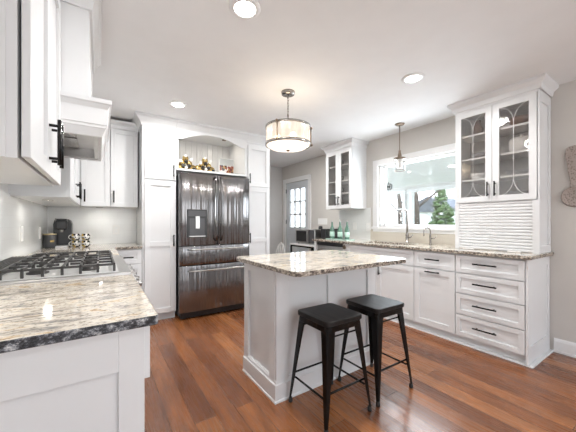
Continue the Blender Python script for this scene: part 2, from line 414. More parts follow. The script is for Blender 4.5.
M['doorpaint'] = paint('pale_grey_door_paint', (.62, .65, .68), .4, var=.01)
slab = obj('door_slab', sl, M['doorpaint'], dr, .002)
obj('pane', MB().box(WX+.034, WX+.038, g0, g1, gz0, gz1), M['glass'], slab)
obj('door_knob', MB().lathe((WX-.045, D0+.07, 1.0), [(.001, 0), (.022, .002), (.028, .014), (.02, .03), (.011, .04), (.011, .055)], 14, 'x'), M['black'], slab)
for z in (.25, 1.15, 1.83): obj('hinge', MB().box(WX-.002, WX+.012, D1-.012, D1+.006, z, z+.09), M['black'], dr)

# outside: a covered porch with a boarded ceiling, beyond it a lawn, a house and trees
PX = 7.3
struct('porch_floor', MB().box(WX+.14, PX+.2, -1.5, 8.5, -.12, -.04), M['mortar'])
struct('porch_ceiling', MB().box(WX+.14, PX+.2, -.5, 6.4, 2.20, 2.24), M['porchceil'])
mb = MB()
O = [(3.2, 4.64, 1.04, 2.03), (4.92, 5.54, 1.10, 2.02)]
mb.box(PX, PX+.12, .5, 3.2, 0, 2.2); mb.box(PX, PX+.12, 4.64, 4.92, 0, 2.2); mb.box(PX, PX+.12, 5.54, 6.0, 0, 2.2)
for (a, b_, z0, z1) in O: mb.box(PX, PX+.12, a, b_, 0, z0); mb.box(PX, PX+.12, a, b_, z1, 2.2)
struct('wall_porch', mb, M['siding'])
mb = MB()
for (a, b_, z0, z1) in O:
    mb.box(PX-.03, PX, a-.09, a, z0-.09, z1+.09); mb.box(PX-.03, PX, b_, b_+.09, z0-.09, z1+.09); mb.box(PX-.03, PX, a, b_, z0-.09, z0); mb.box(PX-.03, PX, a, b_, z1, z1+.09)
mb.box(PX-.02, PX+.02, 4.92, 5.54, 1.54, 1.58)
struct('trim_5', mb, M['trim'])
struct('lawn', MB().box(PX+.2, 60, -30, 60, -.2, -.12), M['grass'])

# ------------------------------------------------------------ left run (range side)
LF = .115      # front plane of the base carcasses
def worktop(name, poly, z0, z1, label, edge, holes=None):
    mb = MB(); mb.prism([(x, y, z0) for x, y in poly], (0, 0, z1-z0))
    bm = mb.b; bm.normal_update()
    for fc in bm.faces: fc.material_index = 1 if abs(fc.normal.z) < .5 else 0
    o = obj(name, mb, [M['granite'], edge], None, .004)
    return tag(o, label, 'countertop')
worktop('countertop', [(LX+.008, .912), (.139, .912), (.147, .920), (.147, 1.712), (LX+.008, 1.712)], .884, .914, 'cream veined granite worktop nearest the viewer, in front of the gas range', M['granedgec'])
worktop('countertop', [(LX+.008, 2.632), (.143, 2.632), (.143, 3.62), (.41, 3.62), (.41, BY-.008), (LX+.008, BY-.008)], .884, .914, 'granite worktop corner under the coffee machine, beyond the gas range', M['granedge'])

c = thing('base_cabinet', 'white base cabinet with a panelled end nearest the viewer, before the gas range', 'cabinet', (-.2, 1.33, 0))
mb = MB(); mb.box(LX+.012, .112, .960, 1.712, .10, .884); mb.box(LX+.012, .03, .965, 1.712, 0, .10)
obj('body', mb, M['cab'], c)
f = ('y', .960, -1)
mb = MB(); fb(mb, f, LX+.01, LX+.07, 0, .022, .0, .882); fb(mb, f, .045, .112, 0, .022, 0, .882); fb(mb, f, LX+.07, .045, 0, .022, .760, .882); fb(mb, f, LX+.07, .045, 0, .022, 0, .11); fb(mb, f, LX+.065, .05, .001, .010, .10, .77)
obj('end_panel', mb, M['cab'], c, .0015)
obj('cover_cap', MB().lathe((-.252, .950, .665), [(.0005, -.003), (.008, -.003), (.009, 0)], 14, 'y'), M['greyc'], c)
f = ('x', .112, 1)
door(f, .975, 1.71, .70, .875, c, ('h', 1.34, .79), name='drawer')
f2 = ('x', .0925, 1)
door(f2, .975, 1.343, .11, .69, c, ('v', 1.30, .60)); door(f2, 1.343, 1.71, .11, .69, c, ('v', 1.38, .60))

# gas range
r = thing('gas_range', 'stainless gas range with black cast iron grates along the left wall', 'stove', (-.18, 2.17, 0))
RY0, RY1 = 1.716, 2.628
mb = MB(); mb.box(LX+.01, .115, RY0, RY1, .09, .895); obj('body', mb, M['steel'], r, .003)
mb = MB(); mb.box(LX+.01, .145, RY0, RY1, .895, .926); obj('cooktop', mb, M['steel'], r, .006)
mb = MB(); mb.box(LX+.015, .085, RY0+.035, RY1-.035, .9262, .929); obj('burner_pan', mb, paint('satin_pan', (.78, .78, .77), .35, metal=.4), r)
mb = MB(); mb.prism([(.115, RY0, .785), (.165, RY0, .785), (.155, RY0, .895), (.115, RY0, .895)], (0, RY1-RY0, 0)); obj('control_panel', mb, M['steel'], r, .004)
for k in range(6):
    y = RY0+.085+k*(RY1-RY0-.17)/5
    kb = obj('knob', MB().lathe((.160, y, .84), [(.026, 0), (.026, .006), (.020, .008), (.018, .036), (.012, .040), (.0005, .040)], 18, 'x'), M['steel'], r)
    obj('pointer', MB().box(.199, .2025, y-.003, y+.003, .842, .857), M['blackp'], kb)
mb = MB(); mb.box(.115, .140, RY0+.01, RY1-.01, .22, .775); od = obj('oven_door', mb, M['steel'], r, .004)
obj('oven_window', MB().box(.140, .142, RY0+.18, RY1-.18, .36, .62), M['blackp'], od)
mb = MB(); mb.tube([(.195, RY0+.05, .73), (.195, RY1-.05, .73)], .012, 12)
for y in (RY0+.07, RY1-.07): mb.tube([(.139, y, .73), (.195, y, .73)], .010, 10)
obj('handle', mb, M['steel'], od)
obj('kick_drawer', MB().box(.10, .130, RY0+.01, RY1-.01, .10, .21), M['steel'], r, .003)
for (x, y) in ((-.42, RY0+.08), (.05, RY0+.08), (-.42, RY1-.08), (.05, RY1-.08)): obj('foot', MB().lathe((x, y, 0), [(.02, 0), (.02, .09)], 10), M['blackp'], r)
mb = MB()
for k in range(6):
    x = LX+.022+k*.017; mb.box(x, x+.007, RY0+.02, RY1-.02, .929, .958)
mb.box(LX+.015, LX+.12, RY0+.015, RY0+.022, .929, .945); mb.box(LX+.015, LX+.12, RY1-.022, RY1-.015, .929, .945)
obj('rear_vent', mb, M['iron'], r)
x0, x1 = LX+.135, .07
for k in range(3):                                    # three continuous grates
    a = RY0+.04+k*.279; b_ = a+.272; mb = MB(); zt = .972; h = .011; tw = .0048
    for y in (a+tw, b_-tw): mb.box(x0, x1, y-tw, y+tw, zt-h, zt)
    for q in range(7):
        x = x0+tw+(x1-x0-2*tw)*q/6
        if q in (0, 3, 6): mb.box(x-tw, x+tw, a, b_, zt-h, zt)
        else: mb.box(x-tw, x+tw, a, a+.105, zt-h, zt+.003); mb.box(x-tw, x+tw, b_-.105, b_, zt-h, zt+.003)
        for y in (a+.006, b_-.006): mb.box(x-.006, x+.006, y-.006, y+.006, .929, zt-h+.002)
    for xa, xb in ((x0, x0+.09), (x0+.135, x0+.20), (x1-.20, x1-.135), (x1-.09, x1)): mb.box(xa, xb, (a+b_)/2-tw, (a+b_)/2+tw, zt-h, zt)
    obj('grate', mb, M['iron'], r, .0015)
    for x in (x0+.115, x1-.115):
        bn = obj('burner', MB().lathe((x, (a+b_)/2, .929), [(.045, 0), (.045, .008), (.034, .010), (.034, .016), (.0005, .018)], 20), M['iron'], r)

# base cabinets beyond the range
c = thing('base_cabinet', 'white base cabinet on the left wall between gas range and corner', 'cabinet', (-.2, 3.2, 0))
obj('body', MB().box(LX+.012, LF-.02, 2.632, BY-.012, .10, .884), M['cab'], c); obj('plinth', MB().box(LX+.012, .04, 2.64, BY-.012, 0, .10), M['cab'], c)
door(('x', LF-.02, 1), 2.64, 3.61, .71, .875, c, ('h', 3.1, .79), name='drawer'); door(('x', LF-.02, 1), 2.64, 3.61, .11, .70, c, ('v', 3.5, .60))
c = thing('base_cabinet', 'narrow white base cabinet on the back wall beside the tall pantry cabinet', 'cabinet', (.26, 3.9, 0))
obj('body', MB().box(LF+.005, .408, 3.665, BY, .10, .884), M['cab'], c); obj('plinth', MB().box(LF+.005, .408, 3.72, BY, 0, .10), M['cab'], c)
f = ('y', 3.665, -1); door(f, LF+.03, .405, .715, .875, c, ('h', .27, .79), name='drawer', hl=.10, rail=.045); door(f, LF+.03, .405, .11, .705, c, ('v', .18, .60), rail=.045)

# upper cabinets, left wall
def upper_box(c, x0, x1, y0, y1, z0, z1): return obj('body', MB().box(x0, x1, y0, y1, z0, z1), M['cab'], c, .001)
UZ = 1.37
c = thing('wall_cabinet', 'white wall cabinet nearest the viewer with two long doors, top left', 'cabinet', (-.35, 1.47, UZ))
upper_box(c, LX, -.192, 1.08, 1.84, UZ, CEIL)
obj('side_panel', MB().box(LX, -.215, 1.074, 1.08, UZ, CEIL), M['cab'], c)
f = ('x', -.184, 1)
door(f, 1.080, 1.471, UZ+.003, 2.30, c, ('v', 1.435, 1.505), hl=.18); door(f, 1.471, 1.838, UZ+.003, 2.30, c, ('v', 1.507, 1.505), hl=.18)
obj('crown', MB().sweep([(LX, 1.08), (-.192, 1.074), (-.192, 1.838)], CROWN(2.31, CEIL, .07)), M['cab'], c)
def puck(x, y, z, label):
    t_ = thing('puck_light', label, 'light', (x, y, z), 'puck lights under the wall cabinets')
    obj('housing', MB().ringlathe((x, y, z-.008), [(.036, .008), (.036, 0), (.028, -.001), (.028, .008)], 20), M['steel'], t_)
    obj('lens', MB().lathe((x, y, z-.006), [(.0005, 0), (.027, 0), (.027, .003), (.0005, .003)], 20), M['lamp'], t_)
    l = bpy.data.lights.new('puck', 'AREA'); l.shape = 'DISK'; l.size = .05; l.energy = .4; l.color = (1, .95, .88)
    o = bpy.data.objects.new('puck_beam', l); C.objects.link(o); o.parent = t_; o.location = (0, 0, -.012)
puck(-.345, 1.25, UZ, 'round puck light under the near wall cabinet at the left edge')

# range hood
h = thing('range_hood', 'white wooden range hood with flared ledge above the gas range', 'range hood', (-.2, 2.24, 1.66))
hy0, hy1 = 1.843, 2.60
obj('chimney', MB().box(LX, -.045, hy0, hy1, 1.84, CEIL), M['cab'], h, .001)
obj('crown', MB().sweep([(LX, hy0), (-.045, hy0), (-.045, hy1), (LX, hy1)], CROWN(2.32, CEIL, .055)), M['cab'], h)
prof = [(-.022, 1.655), (-.004, 1.655), (.012, 1.695), (.016, 1.70), (.016, 1.712), (.020, 1.716), (.022, 1.80), (.032, 1.822), (.040, 1.828), (.042, 1.848), (-.022, 1.848)]
obj('flared_skirt', MB().sweep([(LX, hy0+.001), (.015, hy0+.001), (.015, hy1), (LX, hy1)], prof), M['cab'], h)
obj('liner', MB().box(LX+.01, -.008, hy0+.024, hy1-.024, 1.73, 1.74), M['steel'], h)
mb = MB()
mb.box(LX+.005, -.026, hy0+.024, hy0+.027, 1.665, 1.73); mb.box(LX+.005, -.026, hy1-.048, hy1-.044, 1.665, 1.73); mb.box(-.030, -.026, hy0+.027, hy1-.048, 1.665, 1.73); mb.box(-.026, -.008, hy0+.024, hy1-.024, 1.664, 1.667); mb.box(LX+.005, -.026, hy1-.044, hy1-.022, 1.664, 1.667)
obj('liner_rim', mb, M['steel'], h)
for y in (2.08, 2.38): obj('baffle_filter', MB().box(-.40, -.12, y-.13, y+.13, 1.722, 1.73), M['nickel'], h)

c = thing('wall_cabinet', 'white wall cabinet on the left wall beyond the range hood', 'cabinet', (-.35, 3.2, UZ))
upper_box(c, LX, -.20, 2.62, BY, UZ, 2.40)
f = ('x', -.20, 1)
door(f, 2.622, 3.26, UZ+.003, 2.30, c, ('v', 3.20, 1.48), hl=.15); door(f, 3.26, 3.92, UZ+.003, 2.30, c, ('v', 3.33, 1.48), hl=.15)
obj('crown', MB().sweep([(LX, 2.62), (-.2, 2.62), (-.2, 3.94)], CROWN(2.31, 2.40, .06)), M['cab'], c)
puck(-.345, 2.95, UZ, 'round puck light under the wall cabinet beyond the range hood')
puck(.0, 4.07, UZ, 'round puck light under the back wall cabinets at the corner')
for (a, b_, lab, ha) in ((-.178, .105, 'white wall cabinet on the back wall touching the left corner', -.14), (.107, .398, 'white wall cabinet on the back wall beside the tall pantry cabinet', .14)):
    c = thing('wall_cabinet', lab, 'cabinet', ((a+b_)/2, 4.1, UZ)); upper_box(c, a, b_, 3.96, BY, UZ, 2.40)
    door(('y', 3.96, -1), a, b_, UZ+.003, 2.30, c, ('v', ha, 1.49), rail=.05)
    obj('crown', MB().sweep([(a, 3.96), (b_, 3.96)], CROWN(2.31, 2.40, .06)), M['cab'], c)

# ------------------------------------------------------------ fridge wall
TF = 3.66
def tall(x0, x1, hx, label):
    c = thing('tall_cabinet', label, 'cabinet', ((x0+x1)/2, 3.95, 0))
    obj('body', MB().box(x0, x1, TF, BY, .09, CEIL), M['cab'], c, .001); obj('plinth', MB().box(x0+.005, x1, TF+.06, BY, 0, .09), M['cab'], c)
    f = ('y', TF, -1)
    door(f, x0+.02, x1-.006, 1.70, 2.29, c, ('v', hx, 1.81)); door(f, x0+.02, x1-.006, .10, 1.685, c, ('v', hx, .965), mids=(.93,))
    return c
c = tall(.412, .785, .750, 'tall white pantry cabinet left of the dark refrigerator')
obj('crown', MB().sweep([(.412, BY), (.412, TF), (.785, TF)], CROWN(2.32, CEIL, .08)), M['cab'], c)
c = tall(1.735, 2.115, 1.775, 'tall white pantry cabinet right of the dark refrigerator')
obj('crown', MB().sweep([(1.735, TF), (2.115, TF), (2.115, BY)], CROWN(2.32, CEIL, .08)), M['cab'], c)
nx0, nx1, nz = .787, 1.733, 1.855
c = thing('display_niche', 'white arched open niche with beadboard back above the refrigerator', 'cabinet', (1.26, 3.95, nz))
mb = MB(); mb.box(nx0, nx0+.02, TF, BY, nz, CEIL); mb.box(nx1-.02, nx1, TF, BY, nz, CEIL); mb.box(nx0+.02, nx1-.02, TF+.02, BY, 2.38, CEIL)
obj('body', mb, M['cab'], c)
obj('shelf', MB().box(nx0, nx1, TF-.03, BY, nz-.025, nz), M['cab'], c, .003)
pts = [(nx0, 2.32)]
A0, A1 = nx0+.022, nx1-.03; arch = []
for k in range(33):
    u = k/32; x = A0+(A1-A0)*u
    e = min(u, 1-u); z = 2.225 if e < .05 else 2.225+.10*math.sin(PI*(u-.05)/.90)**.9
    arch.append((x, z))
poly = [(nx0, CEIL), (nx0, nz), (A0, nz)] + arch + [(A1, nz), (nx1, nz), (nx1, CEIL)]
mb = MB()
mb.box(nx0, A0, TF-.02, TF, nz, CEIL); mb.box(A1, nx1, TF-.02, TF, nz, CEIL)
for (xa, za), (xb, zb) in zip(arch, arch[1:]): mb.prism([(xa, TF-.02, za), (xb, TF-.02, zb), (xb, TF-.02, CEIL), (xa, TF-.02, CEIL)], (0, .02, 0))
bmesh.ops.remove_doubles(mb.b, verts=mb.b.verts, dist=.0001)
obj('arched_valance', mb, M['cab'], c)
mb = MB(); x = nx0+.02
while x < nx1-.03: mb.box(x, min(x+.070, nx1-.021), BY-.02, BY-.010, nz, 2.38); x += .080
mb.box(nx0+.02, nx1-.02, BY-.010, BY-.001, nz, 2.38)
obj('beadboard', mb, M['cab'], c, .002)
obj('crown', MB().sweep([(nx0, TF), (nx1, TF)], CROWN(2.32, CEIL, .08)), M['cab'], c)
for x in (1.05, 1.50):
    obj('spotlight', MB().lathe((x, 3.9, 2.368), [(.0005, 0), (.03, 0), (.03, .012)], 14), M['bronze'], c)
    l = bpy.data.lights.new('niche_spot', 'AREA'); l.shape = 'DISK'; l.size = .05; l.energy = .65; l.color = (1, .90, .76)
    o = bpy.data.objects.new('niche_beam', l); C.objects.link(o); o.parent = c; o.location = (x-1.26, -.05, 2.36-nz)

# refrigerator
r = thing('refrigerator', 'dark stainless french door refrigerator with bottom drawers and dispenser', 'refrigerator', (1.235, 3.85, 0))
fx0, fx1 = .790, 1.712
obj('body', MB().box(fx0+.012, fx1-.012, 3.56, 4.22, .03, 1.775), paint('fridge_side', (.03, .03, .032), .4), r, .004)
obj('toe_grille', MB().box(fx0+.02, fx1-.02, 3.535, 3.56, .02, .085), M['blackp'], r)
for x in (fx0+.06, fx1-.06): obj('foot', MB().lathe((x, 3.60, 0), [(.02, 0), (.02, .03)], 10), M['blackp'], r)
def bowed(x0, x1, z0, z1, y=3.50, bow=.014, thick=.062, rad=.014):
    mb = MB(); n = 18; xc = (x0+x1)/2; front = []
    for k in range(n+1):
        u = k/n; x = x0+(x1-x0)*u; e = min(x-x0, x1-x)
        yy = y-bow*(1-((x-xc)/((x1-x0)/2))**2) + (rad*(1-math.sqrt(max(0, 1-(1-min(e, rad)/rad)**2))))
        front.append((x, yy))
    pts = [(x0, y+thick)] + front + [(x1, y+thick)]
    mb.prism([(a, b_, z0) for a, b_ in pts], (0, 0, z1-z0), True)
    return mb
xm = 1.262
dl = obj('door', bowed(fx0, xm-.002, .905, 1.785), M['dsteel'], r, .003)
d2 = obj('door', bowed(xm+.002, fx1, .905, 1.785), M['dsteel'], r, .003)
w1_ = obj('drawer', bowed(fx0, fx1, .665, .895, bow=.010), M['dsteel'], r, .003)
w2_ = obj('drawer', bowed(fx0, fx1, .095, .655, bow=.010), M['dsteel'], r, .003)
for d_, x in ((dl, xm-.035), (d2, xm+.035)):
    pth = [(x, 3.492, .955), (x, 3.455, .97), (x, 3.440, 1.05), (x, 3.434, 1.36), (x, 3.440, 1.66), (x, 3.455, 1.745), (x, 3.492, 1.76)]
    obj('handle', MB().tube(pth, .011, 10), M['dsteel'], d_)
for d_, z in ((w1_, .855), (w2_, .595)):
    pth = [(fx0+.10, 3.492, z), (fx0+.11, 3.455, z), (fx0+.15, 3.445, z), (1.25, 3.438, z), (fx1-.15, 3.445, z), (fx1-.11, 3.455, z), (fx1-.10, 3.492, z)]
    obj('handle', MB().tube(pth, .010, 10), M['steel'], d_)
dp = obj('dispenser', MB().box(.872, 1.118, 3.484, 3.53, 1.00, 1.345), M['blackp'], dl, .004)
M['recess'] = paint('dark_grey_recess', (.06, .06, .065), .3)
obj('dispenser_recess', MB().box(.905, 1.085, 3.481, 3.4845, 1.02, 1.235), M['recess'], dp)
obj('display', MB().box(.89, 1.10, 3.4805, 3.4845, 1.26, 1.33), M['recess'], dp)
obj('paddle', MB().box(.97, 1.02, 3.466, 3.481, 1.11, 1.26), M['steel'], dp, .003)
obj('drip_tray', MB().box(.90, 1.09, 3.464, 3.4845, 1.008, 1.022), M['steel'], dp, .002)

# niche ornaments
def ornament(x, y, label):
    t_ = thing('flower_ornament', label, 'ornament', (x, y, nz), 'gold ornaments in the fridge niche')
    mb = MB(); 
    for dx, dy, dz, rr in ((-.085, .02, .045, .040), (.088, .02, .044, .038), (-.065, 0, .035, .034), (.0, .01, .034, .033), (.066, 0, .033, .033), (-.035, 0, .095, .034), (.04, 0, .09, .032), (0, .0, .145, .034)):
        mb.blob((x+dx*1.12, y+dy, nz+.006+dz*1.12), rr*1.2, 2, .08)
    obj('gold_globes', mb, M['gold'], t_)
    mb = MB()
    for dx, dz, rr in ((-.033, .062, .022), (.034, .060, .022), (0, .112, .020), (.095, .03, .020)): mb.blob((x+dx*1.1, y-.035, nz+dz*1.12), rr*1.15, 2, .05)
    obj('black_globes', mb, M['blackp'], t_)
    for dx, dz, rr in ((-.075, .125, .024), (.06, .150, .024), (-.01, .195, .018), (.0, .045, .020)): obj('white_petal', MB().blob((x+dx, y-.045, nz+dz), rr, 2, .1, (1, .6, 1)), M['porc'], t_)
ornament(.938, 3.82, 'left gold, black and white cluster ornament above the refrigerator')
ornament(1.195, 3.82, 'gold, black and white cluster ornament in the middle of the niche')
t_ = thing('flower_picture', 'small block picture with red flowers standing in the niche', 'picture', (1.50, 3.9, nz))
obj('block', MB().box(1.42, 1.64, 3.88, 3.915, nz+.03, nz+.25), M['plate'], t_, .002)
obj('upper_field', MB().box(1.425, 1.635, 3.8785, 3.8805, nz+.15, nz+.245), paint('pale_grey_print', (.50, .51, .50), .6), t_)
M['blooms'] = mottled('red_bloom_print', [(.28, .08, .05), (.70, .66, .60), (.08, .05, .04), (.70, .68, .64), (.35, .20, .08)], 30)
obj('flower_print', MB().box(1.425, 1.635, 3.8785, 3.8805, nz+.04, nz+.149), M['blooms'], t_)
for k in range(7): obj('bloom', MB().blob((1.44+.18*random.random(), 3.872, nz+.06+.08*random.random()), random.uniform(.012, .020), 1, .1, (1, .3, 1)), M['red'], t_)
for x in (1.45, 1.61): obj('foot', MB().tube([(x, 3.90, nz), (x, 3.90, nz+.032)], .006, 8), M['bronze'], t_)

# ------------------------------------------------------------ corner worktop objects
zc = .914
t_ = thing('coffee_machine', 'black capsule coffee machine on the corner worktop', 'coffee machine', (-.33, 4.0, zc))
mb = MB()
prof = [(-0.415, zc), (-0.269, zc), (-0.258, zc+.25), (-0.273, zc+.295), (-0.308, zc+.315), (-0.376, zc+.315), (-0.411, zc+.295), (-0.423, zc+.25)]
mb.prism([(x, 3.98, z) for x, z in prof], (0, .18, 0)); obj('body', mb, M['blackp'], t_, .008)
obj('brew_head', MB().box(-0.392, -0.295, 3.88, 3.985, zc+.195, zc+.295), M['blackp'], t_, .012)
obj('lever', MB().tube([(-0.392, 3.93, zc+.285), (-0.392, 3.875, zc+.312), (-0.295, 3.875, zc+.312), (-0.295, 3.93, zc+.285)], .007, 8), M['steel'], t_)
obj('spout', MB().lathe((-0.343, 3.92, zc+.165), [(.012, 0), (.02, .03)], 12), M['steel'], t_)
obj('drip_tray', MB().box(-0.404, -0.284, 3.86, 3.985, zc, zc+.022), M['steel'], t_, .003)
t_ = thing('canister', 'black canister with gold lid beside the coffee machine', 'canister', (-.440, 3.885, zc))
obj('body', MB().lathe((-.440, 3.885, zc), [(.052, 0), (.056, .006), (.056, .135), (.05, .140)], 26), paint('charcoal_canister', (.045, .045, .047), .45), t_)
obj('lid', MB().lathe((-.440, 3.885, zc+.140), [(.058, 0), (.058, .012), (.0005, .014)], 26), paint('pale_gold_lid', (.62, .50, .30), .4, metal=.3), t_)
obj('label_tag', MB().box(-.430, -.397, 3.827, 3.833, zc+.065, zc+.083), M['gold'], t_)
def mug(x, y, z, label, ang=0):
    t_ = thing('mug', label, 'mug', (x, y, z), 'patterned mugs beside the coffee machine')
    obj('cup', MB().lathe((x, y, z), [(.026, 0), (.034, .008), (.040, .03), (.041, .072), (.038, .072), (.036, .02), (.0005, .014)], 24), M['mugpat'], t_)
    dx, dy = math.cos(ang), math.sin(ang)
    obj('handle', MB().tube([(x+dx*(.036+.028*math.sin(PI*k/8)), y+dy*(.036+.028*math.sin(PI*k/8)), z+.036-.024*math.cos(PI*k/8)) for k in range(9)], .0045, 8), M['porc'], t_)
mug(-.215, 3.90, zc, 'black, gold and white patterned mug just right of the coffee machine', PI)
mug(-.128, 3.86, zc, 'lower patterned mug at the right end of the mug group', -.2)
mug(-.128, 3.86, zc+.074, 'patterned mug stacked on top of another mug', -.2)
mug(-.218, 3.905, zc+.074, 'patterned mug stacked nearest the coffee machine', PI)

def plate_cover(f, a, z, w_, h_, label, holes, cat='outlet', name='wall_outlet', group='outlet covers'):
    t_ = thing(name, label, cat, fp(f, a, 0, z))
    mb = MB(); fb(mb, f, a-w_/2, a+w_/2, 0, .006, z-h_/2, z+h_/2); obj('cover_plate', mb, M['plate'], t_, .002)
    n = max(1, round(w_/.05))-0 if holes == 'switch' else 1
    for k in range(n):
        aa = a-w_/2+(k+.5)*w_/n
        if holes == 'switch': mb = MB(); fb(mb, f, aa-.008, aa+.008, .006, .009, z-.03, z+.03); obj('rocker', mb, M['trim'], t_, .001)
        else:
            for dz in (-.022, .022): mb = MB(); fb(mb, f, aa-.016, aa+.016, .006, .008, z+dz-.014, z+dz+.014); obj('socket', mb, M['trim'], t_, .001)
plate_cover(('y', BY-.008, -1), .178, 1.09, .075, .12, 'white double outlet on the back wall left of the pantry', 'outlet')
plate_cover(('x', LX+.008, 1), 2.95, 1.10, .075, .12, 'white outlet on the left wall behind the gas range', 'outlet')
plate_cover(('x', LX+.008, 1), 3.75, 1.08, .075, .12, 'white outlet on the left wall beside the canister', 'outlet')
plate_cover(('x', WX-.008, -1), 3.22, 1.12, .075, .12, 'white outlet on the splashback right of the bottles', 'outlet')
plate_cover(('x', WX-.008, -1), 2.94, 1.11, .08, .13, 'white outlet at the left corner of the sink window', 'outlet')
plate_cover(('x', WX, -1), 4.03, 1.20, .26, .115, 'wide white switch plate between back door and bottles', 'switch', 'switch', 'light_switch')

# ------------------------------------------------------------ island
ix0, ix1, iy0, iy1 = .985, 1.945, 1.605, 2.075
c = thing('kitchen_island', 'white panelled kitchen island body under the granite top', 'kitchen island', (1.46, 1.84, 0))
obj('body', MB().box(ix0, ix1, iy0, iy1, .0, .884), M['cab'], c)
fL = ('x', ix0, -1)
def framed(f, a0, a1, z0, z1, stiles, rail=.075, t=.020):
    mb = MB(); edges = stiles
    for e0, e1 in edges: fb(mb, f, e0, e1, 0, t, z0, z1)
    for (p, q), (p2, q2) in zip(edges, edges[1:]): fb(mb, f, q, p2, 0, t, z0, z0+rail); fb(mb, f, q, p2, 0, t, z1-rail, z1)
    return mb
obj('side_panel', framed(fL, iy0, iy1, .0, .882, [(iy0+.0005, iy0+.07), (iy1-.07, iy1)], .07), M['cab'], c, .0015)
obj('back_panel', framed(('y', iy0, -1), ix0, ix1, 0, .882, [(ix0-.016, ix0+.08), ((ix0+ix1)/2-.04, (ix0+ix1)/2+.04), (ix1-.08, ix1+.016)], .09), M['cab'], c, .0015)
obj('side_panel', framed(('x', ix1, 1), iy0, iy1, .0, .882, [(iy0+.0005, iy0+.07), (iy1-.07, iy1)], .07), M['cab'], c, .0015)
IB = [(.0, 0), (.036, 0), (.036, .012), (.030, .018), (.030, .115), (.022, .120), (.020, .135), (.012, .145), (0, .145)]
obj('base_moulding', MB().sweep([(ix0, iy1), (ix0, iy0), (ix1, iy0), (ix1, iy1)], [(o_-.0, z_) for o_, z_ in IB]), M['cab'], c)
f = ('y', iy1, 1)
for a0, a1, hx in ((ix0+.02, 1.465, 1.42), (1.465, ix1-.02, 1.51)): door(f, a0, a1, .16, .70, c, ('v', hx, .60)); 
door(f, ix0+.02, ix1-.02, .71, .87, c, ('h', 1.465, .79), name='drawer')
def rpoly(x0, x1, y0, y1, r_, n=6):
    P = []
    for (cx, cy, a) in ((x1-r_, y1-r_, 0), (x0+r_, y1-r_, PI/2), (x0+r_, y0+r_, PI), (x1-r_, y0+r_, 1.5*PI)):
        for k in range(n+1): P.append((cx+r_*math.cos(a+PI/2*k/n), cy+r_*math.sin(a+PI/2*k/n)))
    return P
worktop('countertop', rpoly(.895, 1.935, 1.255, 2.105, .05), .884, .914, 'cream granite island top with rounded corners above the stools', M['granedge'])

# ------------------------------------------------------------ window wall base run
BF = 2.93      # carcass front; door faces at 2.91
def base(y0, y1, label, name='base_cabinet'):
    c = thing(name, label, 'cabinet', (3.2, (y0+y1)/2, 0))
    obj('body', MB().box(BF, WX-.005, y0, y1, .085, .884), M['cab'], c); obj('plinth', MB().box(2.965, WX-.005, y0, y1, 0, .085), M['cab'], c)
    obj('shoe_moulding', MB().box(2.915, 2.965, y0, y1, 0, .014), M['cab'], c, .003)
    return c
fR = ('x', BF, -1)
c = base(.838, 1.388, 'white cabinet of four drawers at the end of the window wall')
for z0, z1 in ((.700, .872), (.502, .695), (.297, .497), (.085, .292)):
    door(fR, .841, 1.386, z0, z1, c, ('h', 1.127, (z0+z1)/2+.012), name='drawer', hl=.19, rail=.042)
f = ('y', .838, -1)
mb = MB(); fb(mb, f, 2.915, 2.98, 0, .018, .0, .882); fb(mb, f, 3.42, WX-.006, 0, .018, 0, .882); fb(mb, f, 2.98, 3.42, 0, .018, .80, .882); fb(mb, f, 2.98, 3.42, 0, .018, 0, .15); fb(mb, f, 2.975, 3.425, .001, .009, .14, .81)
obj('end_panel', mb, M['cab'], c, .0015)
obj('shoe_moulding', MB().box(2.912, WX-.006, .790, .820, 0, .014), M['cab'], c, .003)
c = base(1.388, 1.826, 'white pull-out cabinet with one drawer above, right of the sink cabinet')
door(fR, 1.39, 1.824, .700, .872, c, ('h', 1.607, .795), name='drawer', hl=.15, rail=.042)
door(fR, 1.39, 1.824, .085, .692, c, ('h', 1.607, .665), hl=.15)
c = base(1.826, 2.845, 'white two-door sink cabinet under the window')
obj('false_front', shaker(fR, 1.828, 2.843, .700, .872, rail=.042), M['cab'], c, .0012)
door(fR, 1.828, 2.335, .085, .692, c, ('v', 2.285, .60)); door(fR, 2.335, 2.843, .085, .692, c, ('v', 2.385, .60))
c = base(2.845, 2.93, 'narrow white filler cabinet with round knob beside the dishwasher')
mb = MB(); fb(mb, fR, 2.847, 2.928, 0, .02, .085, .872); fr_ = obj('filler_front', mb, M['cab'], c, .001)
obj('knob', MB().lathe((2.888, 2.889, .83), [(.024, 0), (.03, .006), (.03, .014), (.01, .016), (.01, .024)], 16, 'x'), M['bronze'], fr_)
c = thing('dishwasher', 'stainless dishwasher with dark top strip at the far end of the counter', 'dishwasher', (3.2, 3.22, 0))
obj('body', MB().box(2.96, WX-.02, 2.935, 3.515, .0, .88), M['blackp'], c)
dd = obj('door', MB().box(2.915, 2.96, 2.937, 3.513, .10, .82), M['steel'], c, .004)
obj('control_strip', MB().box(2.915, 2.96, 2.937, 3.513, .825, .880), M['blackp'], c, .003)
mb = MB(); mb.tube([(2.875, 2.98, .765), (2.875, 3.47, .765)], .010, 10)
for y in (3.01, 3.44): mb.tube([(2.916, y, .765), (2.875, y, .765)], .008, 8)
obj('handle', mb, M['steel'], dd)
c = thing('end_panel', 'white panel closing the counter beside the dishwasher', 'panel', (3.2, 3.54, 0))
obj('board', MB().box(2.92, WX-.005, 3.520, 3.56, 0, .884), M['cab'], c, .001)
obj('front_trim', MB().box(2.895, 2.92, 3.518, 3.566, 0, .884), M['cab'], c, .002)
